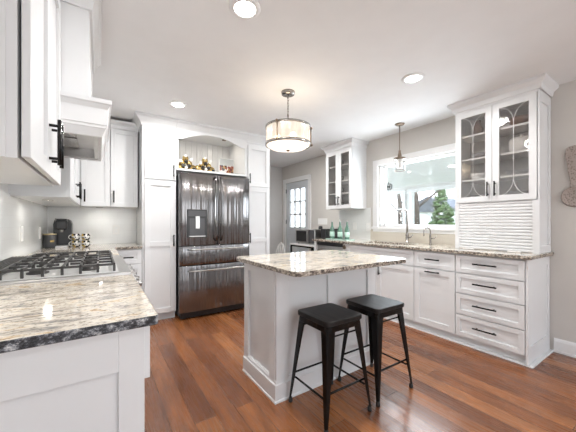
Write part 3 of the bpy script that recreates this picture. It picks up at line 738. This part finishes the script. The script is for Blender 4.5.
# worktop with an opening for the sink
sy0, sy1, sx0, sx1 = 2.02, 2.66, 2.97, 3.30
mb = MB(); cx0, cx1, cy0, cy1 = 2.878, WX-.008, .790, 3.60
bm = mb.b
def ring(z, pts): return [bm.verts.new((x, y, z)) for x, y in pts]
outer = [(cx0, cy0), (cx1, cy0), (cx1, cy1), (cx0, cy1)]; inner = [(sx0, sy0), (sx1, sy0), (sx1, sy1), (sx0, sy1)]
ob, ot, ib, it = ring(.884, outer), ring(.914, outer), ring(.884, inner), ring(.914, inner)
for k in range(4):
    j = (k+1) % 4
    mb.mi = 0; mb.face([ot[k], ot[j], it[j], it[k]]); mb.face([ob[k], ob[j], ib[j], ib[k]])
    mb.mi = 1; mb.face([ob[k], ob[j], ot[j], ot[k]]); mb.face([ib[k], ib[j], it[j], it[k]])
tag(obj('countertop', mb, [M['granite'], M['granedge']], None, .003), 'long cream granite worktop along the window wall', 'countertop')
mb = MB()
mb.box(sx0-.01, sx0, sy0-.01, sy1+.01, .70, .882); mb.box(sx1, sx1+.01, sy0-.01, sy1+.01, .70, .882); mb.box(sx0, sx1, sy0-.01, sy0, .70, .882); mb.box(sx0, sx1, sy1, sy1+.01, .70, .882); mb.box(sx0-.01, sx1+.01, sy0-.01, sy1+.01, .69, .70)
sk = thing('sink', 'undermount stainless sink in the window worktop', 'sink', (3.13, 2.34, .69)); obj('basin', mb, M['steel'], sk, .003)
obj('drain', MB().lathe((3.13, 2.34, .70), [(.04, 0), (.04, .003), (.0005, .003)], 16), M['nickel'], sk)
def faucet(x, y, hgt, rad, r0, label, side):
    t_ = thing('faucet', label, 'faucet', (x, y, zc))
    obj('base', MB().lathe((x, y, zc), [(r0*2.1, 0), (r0*2.1, .006), (r0*1.5, .012), (r0*1.45, .085), (r0*1.7, .10), (r0*1.2, .125), (r0, .135)], 18), M['nickel'], t_)
    P = [(x, y, zc+.12), (x, y, zc+hgt-rad)]
    for k in range(1, 11): a = PI*k/10*1.02; P.append((x-rad+rad*math.cos(a), y+.25*(rad-rad*math.cos(a)), zc+hgt-rad+rad*math.sin(a)))
    P.append((P[-1][0], P[-1][1], P[-1][2]-.05))
    obj('spout', MB().tube(P, r0, 12), M['nickel'], t_)
    if r0 > .009: obj('spray_head', MB().lathe((P[-1][0], P[-1][1], P[-1][2]-.05), [(r0*1.1, 0), (r0*1.35, .01), (r0*1.2, .06)], 14), M['nickel'], t_)
    obj('lever', MB().tube([(x, y, zc+.07), (x+.0, y-.045*side, zc+.075), (x, y-.085*side, zc+.11)], [r0*.9, r0*.8, r0*.45], 10), M['nickel'], t_)
faucet(3.385, 2.22, .44, .058, .0135, 'tall brushed nickel gooseneck faucet behind the sink', 1)
faucet(3.385, 1.905, .205, .05, .0075, 'small nickel filtered-water faucet right of the tall faucet', 1)

# ------------------------------------------------------------ glass front cabinets
def glass_cab(name, label, x0, y0, y1, z0, shelves, leaded, garage=None, side_panel=False):
    c = thing(name, label, 'cabinet', ((x0+WX)/2, (y0+y1)/2, garage[0] if garage else z0))
    zb = garage[0] if garage else z0; t = .02; bx = x0+.02
    mb = MB(); mb.box(bx, WX, y0, y0+t, zb, CEIL); mb.box(bx, WX, y1-t, y1, zb, CEIL); mb.box(bx, WX, y0+t, y1-t, 2.33, CEIL); mb.box(bx, WX, y0+t, y1-t, z0, z0+t)
    obj('body', mb, M['cab'], c)
    obj('back_board', MB().box(WX-.02, WX-.009, y0+t, y1-t, z0+t, 2.33), M['cabin'], c)
    for z in shelves: obj('shelf', MB().box(bx+.012, WX-.021, y0+t, y1-t, z-.009, z+.009), M['cab'], c)
    f = ('x', bx, -1); ym = (y0+y1)/2; zt = 2.325
    # face frame top rail under the crown
    mb = MB(); fb(mb, f, y0, y1, 0, .018, zt, 2.44); obj('top_rail', mb, M['cab'], c)
    for a0, a1, hy in ((y0+.004, ym, ym-.03), (ym, y1-.004, ym+.03)):
        rl = .055
        d = obj('door', shaker(f, a0, a1, z0+.003, zt, rail=rl, open_=True), M['cab'], c, .001)
        mb = MB(); fb(mb, f, a0+rl-.004, a1-rl+.004, .007, .010, z0+rl, zt-rl+.004); obj('pane', mb, M['cabglass'], d)
        if leaded:
            mb = MB(); g0, g1 = a0+rl, a1-rl; mid = (g0+g1)/2; zz0, zz1 = z0+rl, zt-rl; H = .13; r_ = .0022
            for sgn, edge in ((1, zz1), (-1, zz0)):
                for ga in (g0, g1):
                    P = []
                    for k in range(9):
                        u = k/8*PI/2; P.append(fp(f, ga+(mid-ga)*math.sin(u), .013, edge-sgn*(.0+(H+.03)*(1-math.cos(u)))))
                    mb.tube(P, r_, 6)
            mb.tube([fp(f, mid, .013, zz0+H), fp(f, mid, .013, zz1-H)], r_, 6)
            obj('leading', mb, M['trim'], d)
        pull(f, hy, z0+.125, .14, True, d)
    if garage:
        g0, g1 = garage; td = obj('tambour_door', (lambda m: m)(tambour(bx+.006, y0+.035, y1-.035, g0, g1)), M['cab'], c)
        mb = MB(); [obj('face_stile', MB().box(x0+.006, bx+.01, a, b_, g0, z0), M['cab'], c, .001) for a, b_ in ((y0, y0+.037), (y1-.037, y1))]
    if side_panel:
        f = ('y', y0, -1); mb = MB(); a0, a1 = x0+.004, WX-.008
        fb(mb, f, a0, a0+.05, 0, .012, zb, 2.34); fb(mb, f, a1-.05, a1, 0, .012, zb, 2.34); fb(mb, f, a0+.05, a1-.05, 0, .012, 2.25, 2.34); fb(mb, f, a0+.05, a1-.05, 0, .012, zb, zb+.07)
        obj('side_panel', mb, M['cab'], c, .001)
    ys = y0-(.012 if side_panel else 0)
    obj('crown', MB().sweep([(WX-.001, y1), (x0+.002, y1), (x0+.002, ys), (WX-.001, ys)], CROWN(2.345, CEIL, .054)), M['cab'], c)
    return c
def tambour(x, y0, y1, z0, z1):
    mb = MB(); n = 16; dz = (z1-z0)/n; P = []
    for k in range(n):
        z = z0+k*dz
        P += [(x, z), (x-.009, z+dz*.22), (x-.011, z+dz*.5), (x-.009, z+dz*.78)]
    P.append((x, z1)); P += [(x+.012, z1), (x+.012, z0)]
    mb.prism([(a, y0, b_) for a, b_ in P], (0, y1-y0, 0)); return mb
glass_cab('glass_front_hutch', 'tall white hutch with leaded glass doors and tambour garage on the worktop', 3.155, .824, 1.508, 1.385, (1.62, 1.835, 2.08), True, (.914, 1.385), True)
glass_cab('glass_front_cabinet', 'white glass-door wall cabinet between back door and window', 3.155, 2.985, 3.575, 1.40, (1.645, 1.84, 2.09), False)
c = thing('cord_clip', 'pale plastic tray clip lying left at the foot of the tambour door', 'clip', (3.12, 1.36, zc), 'clips at the tambour door'); obj('clip_body', MB().box(3.105, 3.135, 1.31, 1.41, zc, zc+.012), M['plate'], c, .004)
c = thing('cord_clip', 'pale plastic tray clip lying right at the foot of the tambour door', 'clip', (3.12, .98, zc), 'clips at the tambour door'); obj('clip_body', MB().box(3.105, 3.135, .93, 1.03, zc, zc+.012), M['plate'], c, .004)

# dishes in the hutch
def plates(x, y, z, n, r_, mat, label):
    for k in range(n):
        o = obj('plate', MB().lathe((x, y, z+k*.012), [(r_*.55, 0), (r_*.6, .002), (r_, .014), (r_, .017), (r_*.6, .006), (.0005, .005)], 22), M[mat]); tag(o, label[k] if isinstance(label, list) else label, 'plate', 'stacked plates in the hutch')
def bowl(x, y, z, r_, h_, mat, label, cat='bowl', name='bowl', group=None):
    o = obj(name, MB().lathe((x, y, z), [(r_*.45, 0), (r_*.5, .004), (r_*.85, h_*.5), (r_, h_), (r_*.94, h_), (r_*.78, h_*.5), (r_*.4, .012), (.0005, .012)], 24), M[mat]); tag(o, label, cat, group); return o
plates(3.33, 1.33, 1.405, 5, .095, 'greyc', 'grey plate in the stack behind the left hutch door, bottom compartment')
plates(3.33, 1.00, 1.405, 6, .10, 'greyc', 'grey plate in the stack behind the right hutch door, bottom compartment')
bowl(3.33, 1.36, 1.629, .07, .07, 'porc', 'white bowl on the second hutch level, left door')
bowl(3.33, 1.24, 1.629, .05, .05, 'greyc', 'small grey bowl beside the white bowl, second hutch level')
bowl(3.33, 1.02, 1.629, .09, .05, 'greyc', 'wide grey bowl on the second hutch level, right door')
bowl(3.33, 1.33, 1.844, .085, .06, 'greyc', 'grey bowl on the third hutch level, left door')
t_ = thing('casserole', 'large white covered dish on the third hutch level, right door', 'dish', (3.33, .985, 1.844))
obj('pot', MB().lathe((3.33, .985, 1.844), [(.08, 0), (.098, .01), (.10, .12), (.095, .125)], 26), M['porc'], t_)
obj('lid', MB().lathe((3.33, .985, 1.969), [(.10, 0), (.09, .015), (.03, .028), (.012, .03), (.015, .05), (.0005, .052)], 26), M['porc'], t_)
bowl(3.33, .99, 2.089, .10, .09, 'brown', 'brown wooden bowl on the top level behind the right hutch door')
t_ = obj('vase', MB().lathe((3.33, 1.36, 2.089), [(.03, 0), (.045, .03), (.05, .08), (.028, .13), (.025, .16), (.03, .17), (.024, .17), (.0005, .15)], 20), M['brown']); tag(t_, 'brown vase on the top level behind the left hutch door', 'vase')
# glassware in the far cabinet
def goblet(x, y, z, mat, label):
    o = obj('drinking_glass', MB().lathe((x, y, z), [(.022, 0), (.03, .005), (.036, .10), (.034, .10), (.028, .012), (.0005, .010)], 16), M[mat]); tag(o, label, 'glass', 'glassware in the far glass cabinet')
SH = {'bottom': 1.42, 'second': 1.654, 'third': 1.849, 'top': 2.099}
for nm, z in SH.items():
    for y, side in ((3.42, 'left'), (3.14, 'right')):
        goblet(3.33, y+.04, z, 'greyc', f'dark glass on the {nm} level, {side} door of the far glass cabinet, left of two')
        goblet(3.33, y-.05, z, 'clear', f'clear glass on the {nm} level, {side} door of the far glass cabinet, right of two')

# ------------------------------------------------------------ bottles, tray, appliances at the far end
t_ = obj('serving_tray', MB().box(3.03, 3.21, 2.97, 3.44, zc, zc+.012), paint('pale_green_glass_tray', (.45, .62, .55), .15)); tag(t_, 'pale green glass tray under the three bottles', 'tray')
t_.modifiers.new('b', 'BEVEL').width = .004
for y, lab in ((3.38, 'leftmost of the three green glass bottles on the tray'), (3.20, 'middle one of the three green glass bottles on the tray'), (3.05, 'rightmost of the three green glass bottles on the tray')):
    t_ = thing('bottle', lab, 'bottle', (3.12, y, zc+.012), 'green bottles on the glass tray'); p = (3.12, y, zc+.012)
    obj('glass_body', MB().lathe(p, [(.030, 0), (.038, .006), (.038, .13), (.032, .165), (.017, .20), (.0135, .215), (.0135, .262)], 20), M['green'], t_)
    obj('label_band', MB().ringlathe(p, [(.0375, .035), (.0388, .036), (.0388, .11), (.0375, .111)], 20), M['label'], t_)
    obj('cap', MB().lathe((p[0], p[1], p[2]+.262), [(.0145, 0), (.0145, .016), (.0005, .017)], 14), M['steel'], t_)
t_ = thing('toaster_oven', 'black toaster on the worktop end behind the bottles', 'toaster', (3.36, 3.47, zc))
obj('body', MB().box(3.05, 3.41, 3.46, 3.585, zc+.008, zc+.165), M['blackp'], t_, .012); obj('slot', MB().box(3.10, 3.36, 3.505, 3.54, zc+.164, zc+.167), M['steel'], t_)
obj('front_panel', MB().box(3.09, 3.37, 3.455, 3.461, zc+.03, zc+.14), M['recess'], t_)
for y in (3.10, 3.36): obj('foot', MB().box(y-.02, y+.02, 3.47, 3.575, zc, zc+.009), M['rubber'], t_)
t_ = thing('microwave', 'silver microwave with dark window on the small table by the back door', 'microwave', (3.22, 3.99, .80))
obj('body', MB().box(3.02, 3.42, 3.70, 4.24, .812, 1.06), M['steel'], t_, .006)
md = obj('door', MB().box(3.005, 3.02, 3.86, 4.235, .818, 1.055), M['steel'], t_, .002); obj('window', MB().box(3.002, 3.006, 3.885, 4.21, .845, 1.03), M['blackp'], md)
obj('handle', MB().tube([(2.985, 3.872, .85), (2.985, 3.872, 1.03)], .007, 8), M['steel'], md)
obj('keypad', MB().box(3.003, 3.02, 3.71, 3.85, .825, 1.05), M['recess'], t_)
for (x, y) in ((3.05, 3.75), (3.38, 3.75), (3.05, 4.2), (3.38, 4.2)): obj('foot', MB().lathe((x, y, .80), [(.012, 0), (.012, .012)], 8), M['rubber'], t_)
t_ = thing('side_table', 'black metal side table with pale top holding the microwave', 'table', (3.2, 3.98, 0))
obj('tabletop', MB().box(2.93, 3.455, 3.64, 4.32, .775, .80), M['plate'], t_, .002)
obj('frame', MB().box(2.94, 3.45, 3.65, 4.31, .745, .775), M['black'], t_)
for (x, y) in ((2.95, 3.66), (3.44, 3.66), (2.95, 4.30), (3.44, 4.30)): obj('leg', MB().box(x-.012, x+.012, y-.012, y+.012, 0, .745), M['black'], t_)
obj('shelf', MB().box(2.96, 3.43, 3.67, 4.29, .30, .32), M['black'], t_)
t_ = obj('speaker', MB().lathe((3.25, 3.82, 1.06), [(.035, 0), (.038, .01), (.036, .05), (.02, .06), (.0005, .062)], 16), M['blackp']); tag(t_, 'small round black speaker on top of the microwave', 'speaker')
def white_chair(cx, cy):
    t_ = thing('dining_chair', 'white chair with curved back before the back door', 'chair', (cx, cy, 0))
    obj('seat', MB().box(cx-.2, cx+.2, cy-.2, cy+.2, .44, .465), M['plate'], t_, .01)
    obj('backrest', MB().tube([(cx+.2, cy-.17, .46), (cx+.215, cy-.15, .62), (cx+.225, cy-.09, .74), (cx+.23, cy, .79), (cx+.225, cy+.09, .74), (cx+.215, cy+.15, .62), (cx+.2, cy+.17, .46)], .013, 10), M['plate'], t_)
    for d in (-.06, 0, .06): obj('spindle', MB().tube([(cx+.185, cy+d, .46), (cx+.226, cy+d, .77)], .007, 8), M['plate'], t_)
    for sx_ in (-1, 1):
        for sy_ in (-1, 1): obj('leg', MB().tube([(cx+.17*sx_, cy+.17*sy_, .445), (cx+.19*sx_, cy+.19*sy_, 0)], [.014, .010], 8), M['plate'], t_)
white_chair(2.66, 4.55)

# ------------------------------------------------------------ carved spoon on the wall
t_ = thing('carved_spoon', 'large carved pale wooden spoon hung on the right wall', 'wall decoration', (3.46, .655, 1.34))
mb = MB(); yc = .655
def outline(pts): return pts+[(-a, z) for a, z in reversed(pts)]
P = outline([(.0, 1.862), (.035, 1.858), (.055, 1.84), (.060, 1.80), (.050, 1.71), (.036, 1.61), (.026, 1.54), (.030, 1.49)])
mb.prism([(3.452, yc+a, z) for a, z in P], (.024, 0, 0)); obj('handle', mb, M['carved'], t_, .006)
mb = MB(); rings = []
for k, (dx, s_) in enumerate(((.0, 1.0), (-.016, .97), (-.024, .88), (-.020, .80), (-.008, .55), (-.002, .02))):
    rings.append([(3.478+dx-.0, yc+.092*s_*math.cos(a), 1.415+.093*s_*math.sin(a)) for a in [2*PI*j/28 for j in range(28)]])
mb.rings(rings); obj('spoon_bowl', mb, M['carved'], t_)

# ------------------------------------------------------------ stools
def make_stool(x, y, label):
    H = .61; t_ = thing('bar_stool', label, 'stool', (x, y, 0), 'black metal stools at the island')
    mb = MB(); mb.prism([(a, b_, H-.030) for a, b_ in rpoly(x-.155, x+.155, y-.155, y+.155, .035)], (0, 0, .030)); obj('seat', mb, M['seatw'], t_, .006)
    mb = MB(); P0 = rpoly(x-.148, x+.148, y-.148, y+.148, .035); mb.prism([(a, b_, H-.068) for a, b_ in P0], (0, 0, .038)); obj('seat_frame', mb, M['black'], t_, .004)
    for sx_ in (-1, 1):
        for sy_ in (-1, 1):
            tx, ty, bx_, by_ = x+sx_*.125, y+sy_*.125, x+sx_*.178, y+sy_*.172
            mb = MB(); rings = []
            for z, w_ in ((H-.045, .060), (H-.20, .046), (.16, .029), (.03, .018)):
                u = (H-.045-z)/(H-.045); cx, cy = tx+(bx_-tx)*u, ty+(by_-ty)*u; q = .006
                # open pressed-steel angle section, convex corner outwards
                ox, oy = cx+sx_*.016, cy+sy_*.016
                rings.append([(ox-sx_*w_, oy, z), (ox-sx_*.006, oy, z), (ox, oy-sy_*.006, z), (ox, oy-sy_*w_, z), (ox-sx_*q, oy-sy_*w_, z), (ox-sx_*q, oy-sy_*q*1.3, z), (ox-sx_*w_, oy-sy_*q, z)])
            mb.rings(rings, smooth=False)
            lg = obj('leg', mb, M['black'], t_, .0015)
            obj('rubber_foot', MB().lathe((bx_+sx_*.004, by_+sy_*.004, 0), [(.0125, 0), (.0135, .012), (.011, .030)], 12), M['rubber'], lg)
    u = (H-.045-.20)/(H-.045); ax, ay = .125+.053*u-.002, .125+.047*u-.002
    for sgn in (-1, 1):
        obj('foot_rail', MB().tube([(x-ax, y+sgn*ay, .20), (x+ax, y+sgn*ay, .20)], .0065, 8), M['black'], t_)
        obj('foot_rail', MB().tube([(x+sgn*ax, y-ay, .165), (x+sgn*ax, y+ay, .165)], .0065, 8), M['black'], t_)
        u2 = .13/(H-.045); bx2 = .125+.053*u2; 
        obj('brace', MB().tube([(x-bx2, y+sgn*.13, H-.10), (x+bx2, y+sgn*.13, H-.10)], .005, 8), M['black'], t_)
    return t_
make_stool(1.235, 1.366, 'black metal stool with wooden seat, nearer the viewer at the island corner')
make_stool(1.680, 1.366, 'black metal stool with wooden seat, farther one towards the window')

# ------------------------------------------------------------ ceiling fixtures
for k, (x, y) in enumerate(DOWNLIGHTS):
    lab = ['recessed ceiling light largest and nearest, top centre of the photo', 'recessed ceiling light near the hutch crown', 'recessed ceiling light in front of the pantry and refrigerator', 'added unseen ceiling light behind the viewer on the window side', 'added unseen ceiling light behind the viewer on the range side', 'added ceiling light hidden behind the drum pendant, brightening the hall'][k]
    t_ = thing('ceiling_light', lab, 'light', (x, y, CEIL-.012), 'recessed ceiling lights')
    obj('trim_ring', MB().ringlathe((x, y, CEIL-.012), [(.062, .004), (.068, 0), (.088, .006), (.092, .012), (.062, .012)], 32), M['trim'], t_)
    obj('lens', MB().lathe((x, y, CEIL-.007), [(.0005, 0), (.062, 0), (.062, .006), (.0005, .006)], 32), M['lamp'], t_)
t_ = thing('smoke_detector', 'small round smoke detector on the ceiling before the back door', 'smoke detector', (2.588, 4.68, CEIL-.03))
obj('housing', MB().lathe((2.588, 4.68, CEIL-.03), [(.0005, 0), (.045, .002), (.06, .012), (.065, .03)], 20), M['plate'], t_)

# drum pendant
px, py = 1.506, 2.249
t_ = thing('drum_pendant', 'ribbed glass drum pendant with bronze bands hanging over the island', 'pendant lamp', (px, py, CEIL))
obj('canopy', MB().lathe((px, py, CEIL-.03), [(.02, 0), (.062, .004), (.066, .03)], 26), M['nickel'], t_)
mb = MB(); z = CEIL-.03; k = 0
while z > 2.21:
    P = []
    for j in range(13):
        a = 2*PI*j/12; u_, v_ = .0085*math.cos(a), .017*math.sin(a)
        P.append((px+(u_ if k % 2 else 0), py+(0 if k % 2 else u_), z-.015+v_))
    mb.tube(P, .0024, 6); z -= .026; k += 1
obj('chain', mb, M['nickel'], t_)
obj('stem', MB().lathe((px, py, 2.105), [(.004, 0), (.012, .002), (.012, .04), (.006, .05), (.006, .115), (.0005, .118)], 14), M['nickel'], t_)
zt, zb, R_ = 2.105, 1.925, .218
mb = MB(); n = 120; rings = []
for z in (zb+.01, zt-.01): rings.append([(px+(R_-.012+.0025*math.cos(28*2*PI*j/n))*math.cos(2*PI*j/n), py+(R_-.012+.0025*math.cos(28*2*PI*j/n))*math.sin(2*PI*j/n), z) for j in range(n)])
mb.rings(rings, cap=False); obj('glass_shade', mb, M['ribbed'], t_)
def band(z, h_, ro, ri):
    return MB().rings([[(px+r_*math.cos(2*PI*j/48), py+r_*math.sin(2*PI*j/48), zz) for j in range(48)] for r_, zz in ((ri, z), (ro, z), (ro, z+h_), (ri, z+h_))], closed=True)
obj('upper_band', band(zt-.018, .02, R_, R_-.008), M['nickel'], t_); obj('lower_band', band(zb-.004, .024, R_, R_-.008), M['nickel'], t_)
for j in range(3):
    a = math.radians(80+120*j+130); x, y = px+(R_+.003)*math.cos(a), py+(R_+.003)*math.sin(a)
    st = obj('strap', MB().tube([(x, y, zb-.005), (x, y, zt+.005)], .006, 8), M['bronze'], t_)
    for z in (zb+.008, zt-.008): obj('finial', MB().blob((x+.006*math.cos(a), y+.006*math.sin(a), z), .013, 2), M['bronze'], st)
mb = MB()
for a in (0, PI/3, 2*PI/3): mb.tube([(px-(R_-.01)*math.cos(a), py-(R_-.01)*math.sin(a), zt-.006), (px+(R_-.01)*math.cos(a), py+(R_-.01)*math.sin(a), zt-.006)], .003, 6)
obj('spider', mb, M['nickel'], t_)
obj('diffuser', MB().lathe((px, py, zb-.045), [(.0005, 0), (.10, .008), (.17, .022), (R_-.012, .045), (R_-.016, .047), (.17, .026), (.0005, .004)], 40), M['diff'], t_)
obj('bottom_finial', MB().lathe((px, py, zb-.058), [(.0005, 0), (.012, .003), (.018, .010), (.018, .014)], 16), M['bronze'], t_)
for j in range(3):
    a = math.radians(25+120*j); x, y = px+.10*math.cos(a), py+.10*math.sin(a)
    obj('bulb', MB().blob((x, y, zb+.075), .028, 2), M['bulb'], t_)
l = bpy.data.lights.new('drum_glow', 'POINT'); l.energy = 1.0; l.color = (1, .85, .66); l.shadow_soft_size = .08
o = bpy.data.objects.new('drum_glow', l); C.objects.link(o); o.parent = t_; o.location = (0, 0, 2.07-CEIL)

# sink pendant
px, py = 3.18, 2.19
t_ = thing('mini_pendant', 'small bronze pendant with clear glass cylinder above the sink', 'pendant lamp', (px, py, CEIL))
obj('canopy', MB().lathe((px, py, CEIL-.022), [(.012, 0), (.05, .006), (.062, .022)], 22), M['bronze'], t_)
obj('rod', MB().tube([(px, py, CEIL-.02), (px, py, 2.10)], .006, 8), M['bronze'], t_)
obj('socket', MB().lathe((px, py, 2.005), [(.022, 0), (.026, .03), (.018, .06), (.012, .08), (.020, .09), (.008, .10)], 16), M['bronze'], t_)
obj('cap', MB().lathe((px, py, 2.0), [(.067, -.012), (.071, -.012), (.071, .008), (.0005, .012), (.0005, .002), (.067, -.002)], 28), M['bronze'], t_)
obj('glass_shade', MB().rings([[(px+.066*math.cos(2*PI*j/28), py+.066*math.sin(2*PI*j/28), z) for j in range(28)] for z in (1.845, 1.995)], cap=False), M['clear'], t_)
obj('bottom_ring', MB().rings([[(px+r_*math.cos(2*PI*j/28), py+r_*math.sin(2*PI*j/28), z) for j in range(28)] for r_, z in ((.063, 1.84), (.069, 1.84), (.069, 1.848), (.063, 1.848))], closed=True), M['bronze'], t_)
obj('inner_diffuser', MB().lathe((px, py, 1.875), [(.034, 0), (.034, .125), (.03, .13)], 18), M['plate'], t_)

# ------------------------------------------------------------ outside things
t_ = thing('porch_lantern', 'dark scrollwork lantern hanging from the porch ceiling outside the window', 'lantern', (6.1, 4.52, 2.20))
LXp, LYp = 6.1, 4.52
for q in (0, PI/2): obj('scroll_ring', MB().tube([(LXp+math.sin(q)*.11*math.cos(k*PI/8), LYp+math.cos(q)*.11*math.cos(k*PI/8), 2.08+.08*math.sin(k*PI/8)) for k in range(17)], .010, 8), M['black'], t_)
obj('lamp_body', MB().lathe((LXp, LYp, 2.02), [(.01, 0), (.04, .02), (.045, .09), (.02, .12), (.01, .18)], 12), M['black'], t_)
t_ = thing('house', 'white neighbouring house with grey gable roof across the lawn', 'house', (31, 16, -.12))
obj('wall', MB().box(28, 34, 13.0, 19.0, -.12, 2.2), M['siding'], t_)
obj('roof', MB().prism([(27.8, 12.6, 2.2), (27.8, 19.4, 2.2), (27.8, 16, 3.8)], (6.4, 0, 0)), M['roof'], t_)
for y in (14.2, 17.6): obj('window', MB().box(27.97, 28.0, y-.4, y+.4, .8, 1.9), M['blackp'], t_)
def tree(x, y, h_, r_, label, bare=True):
    t_ = thing('tree', label, 'tree', (x, y, -.12)); mb = MB()
    mb.tube([(x, y, -.12), (x+.05, y+.1, h_*.4), (x-.1, y+.3, h_*.7), (x, y+.4, h_)], [r_, r_*.8, r_*.6, r_*.3], 10)
    for k in range(9):
        z = h_*(.3+.07*k); a = random.uniform(0, 2*PI); L = h_*.28
        mb.tube([(x, y+.15, z), (x+L*.5*math.cos(a), y+L*.5*math.sin(a), z+L*.5), (x+L*math.cos(a), y+L*math.sin(a), z+L*.8)], [r_*.35, r_*.2, r_*.08], 6)
    obj('trunk', mb, M['bark'], t_)
    if not bare:
        mb = MB()
        for k in range(150):
            u_ = random.random()**.8; z = .35+(h_-.3)*u_; q = (1.05-u_)*h_*.30; a = random.uniform(0, 2*PI); rr = q*random.uniform(.5, 1)
            mb.blob((x+rr*math.cos(a), y+rr*math.sin(a), z-rr*.25), .09+.10*(1-u_), 1, .45, (1.3, 1.3, .8))
        obj('foliage', mb, M['leaf'], t_)
tree(11.0, 6.8, 5.5, .20, 'bare tree trunk behind the left part of the wide porch opening')
tree(15.5, 10.6, 6, .16, 'second bare tree standing beside the first beyond the porch')
tree(17.0, 8.9, 3.4, .09, 'green evergreen beyond the right part of the wide porch opening', False)
tree(10.0, 9.2, 4, .15, 'bare tree seen through the small left porch opening')
tree(13.5, 15.0, 4.0, .10, 'evergreen seen through the back door panes', False)
for k, (x, y) in enumerate(((21.0, 11.9), (21.0, 13.9), (21.0, 9.9))):
    mb = MB()
    for j in range(40): mb.blob((x+random.uniform(-.5, .5), y+random.uniform(-.7, .7), .25+random.uniform(-.2, .35)), .16, 1, .4)
    tag(obj('shrub', mb, M['leaf']), ['green shrub in the middle of the row before the white house', 'green shrub left of the row before the white house', 'green shrub at the right of the row before the white house'][k], 'shrub', 'shrubs before the house')
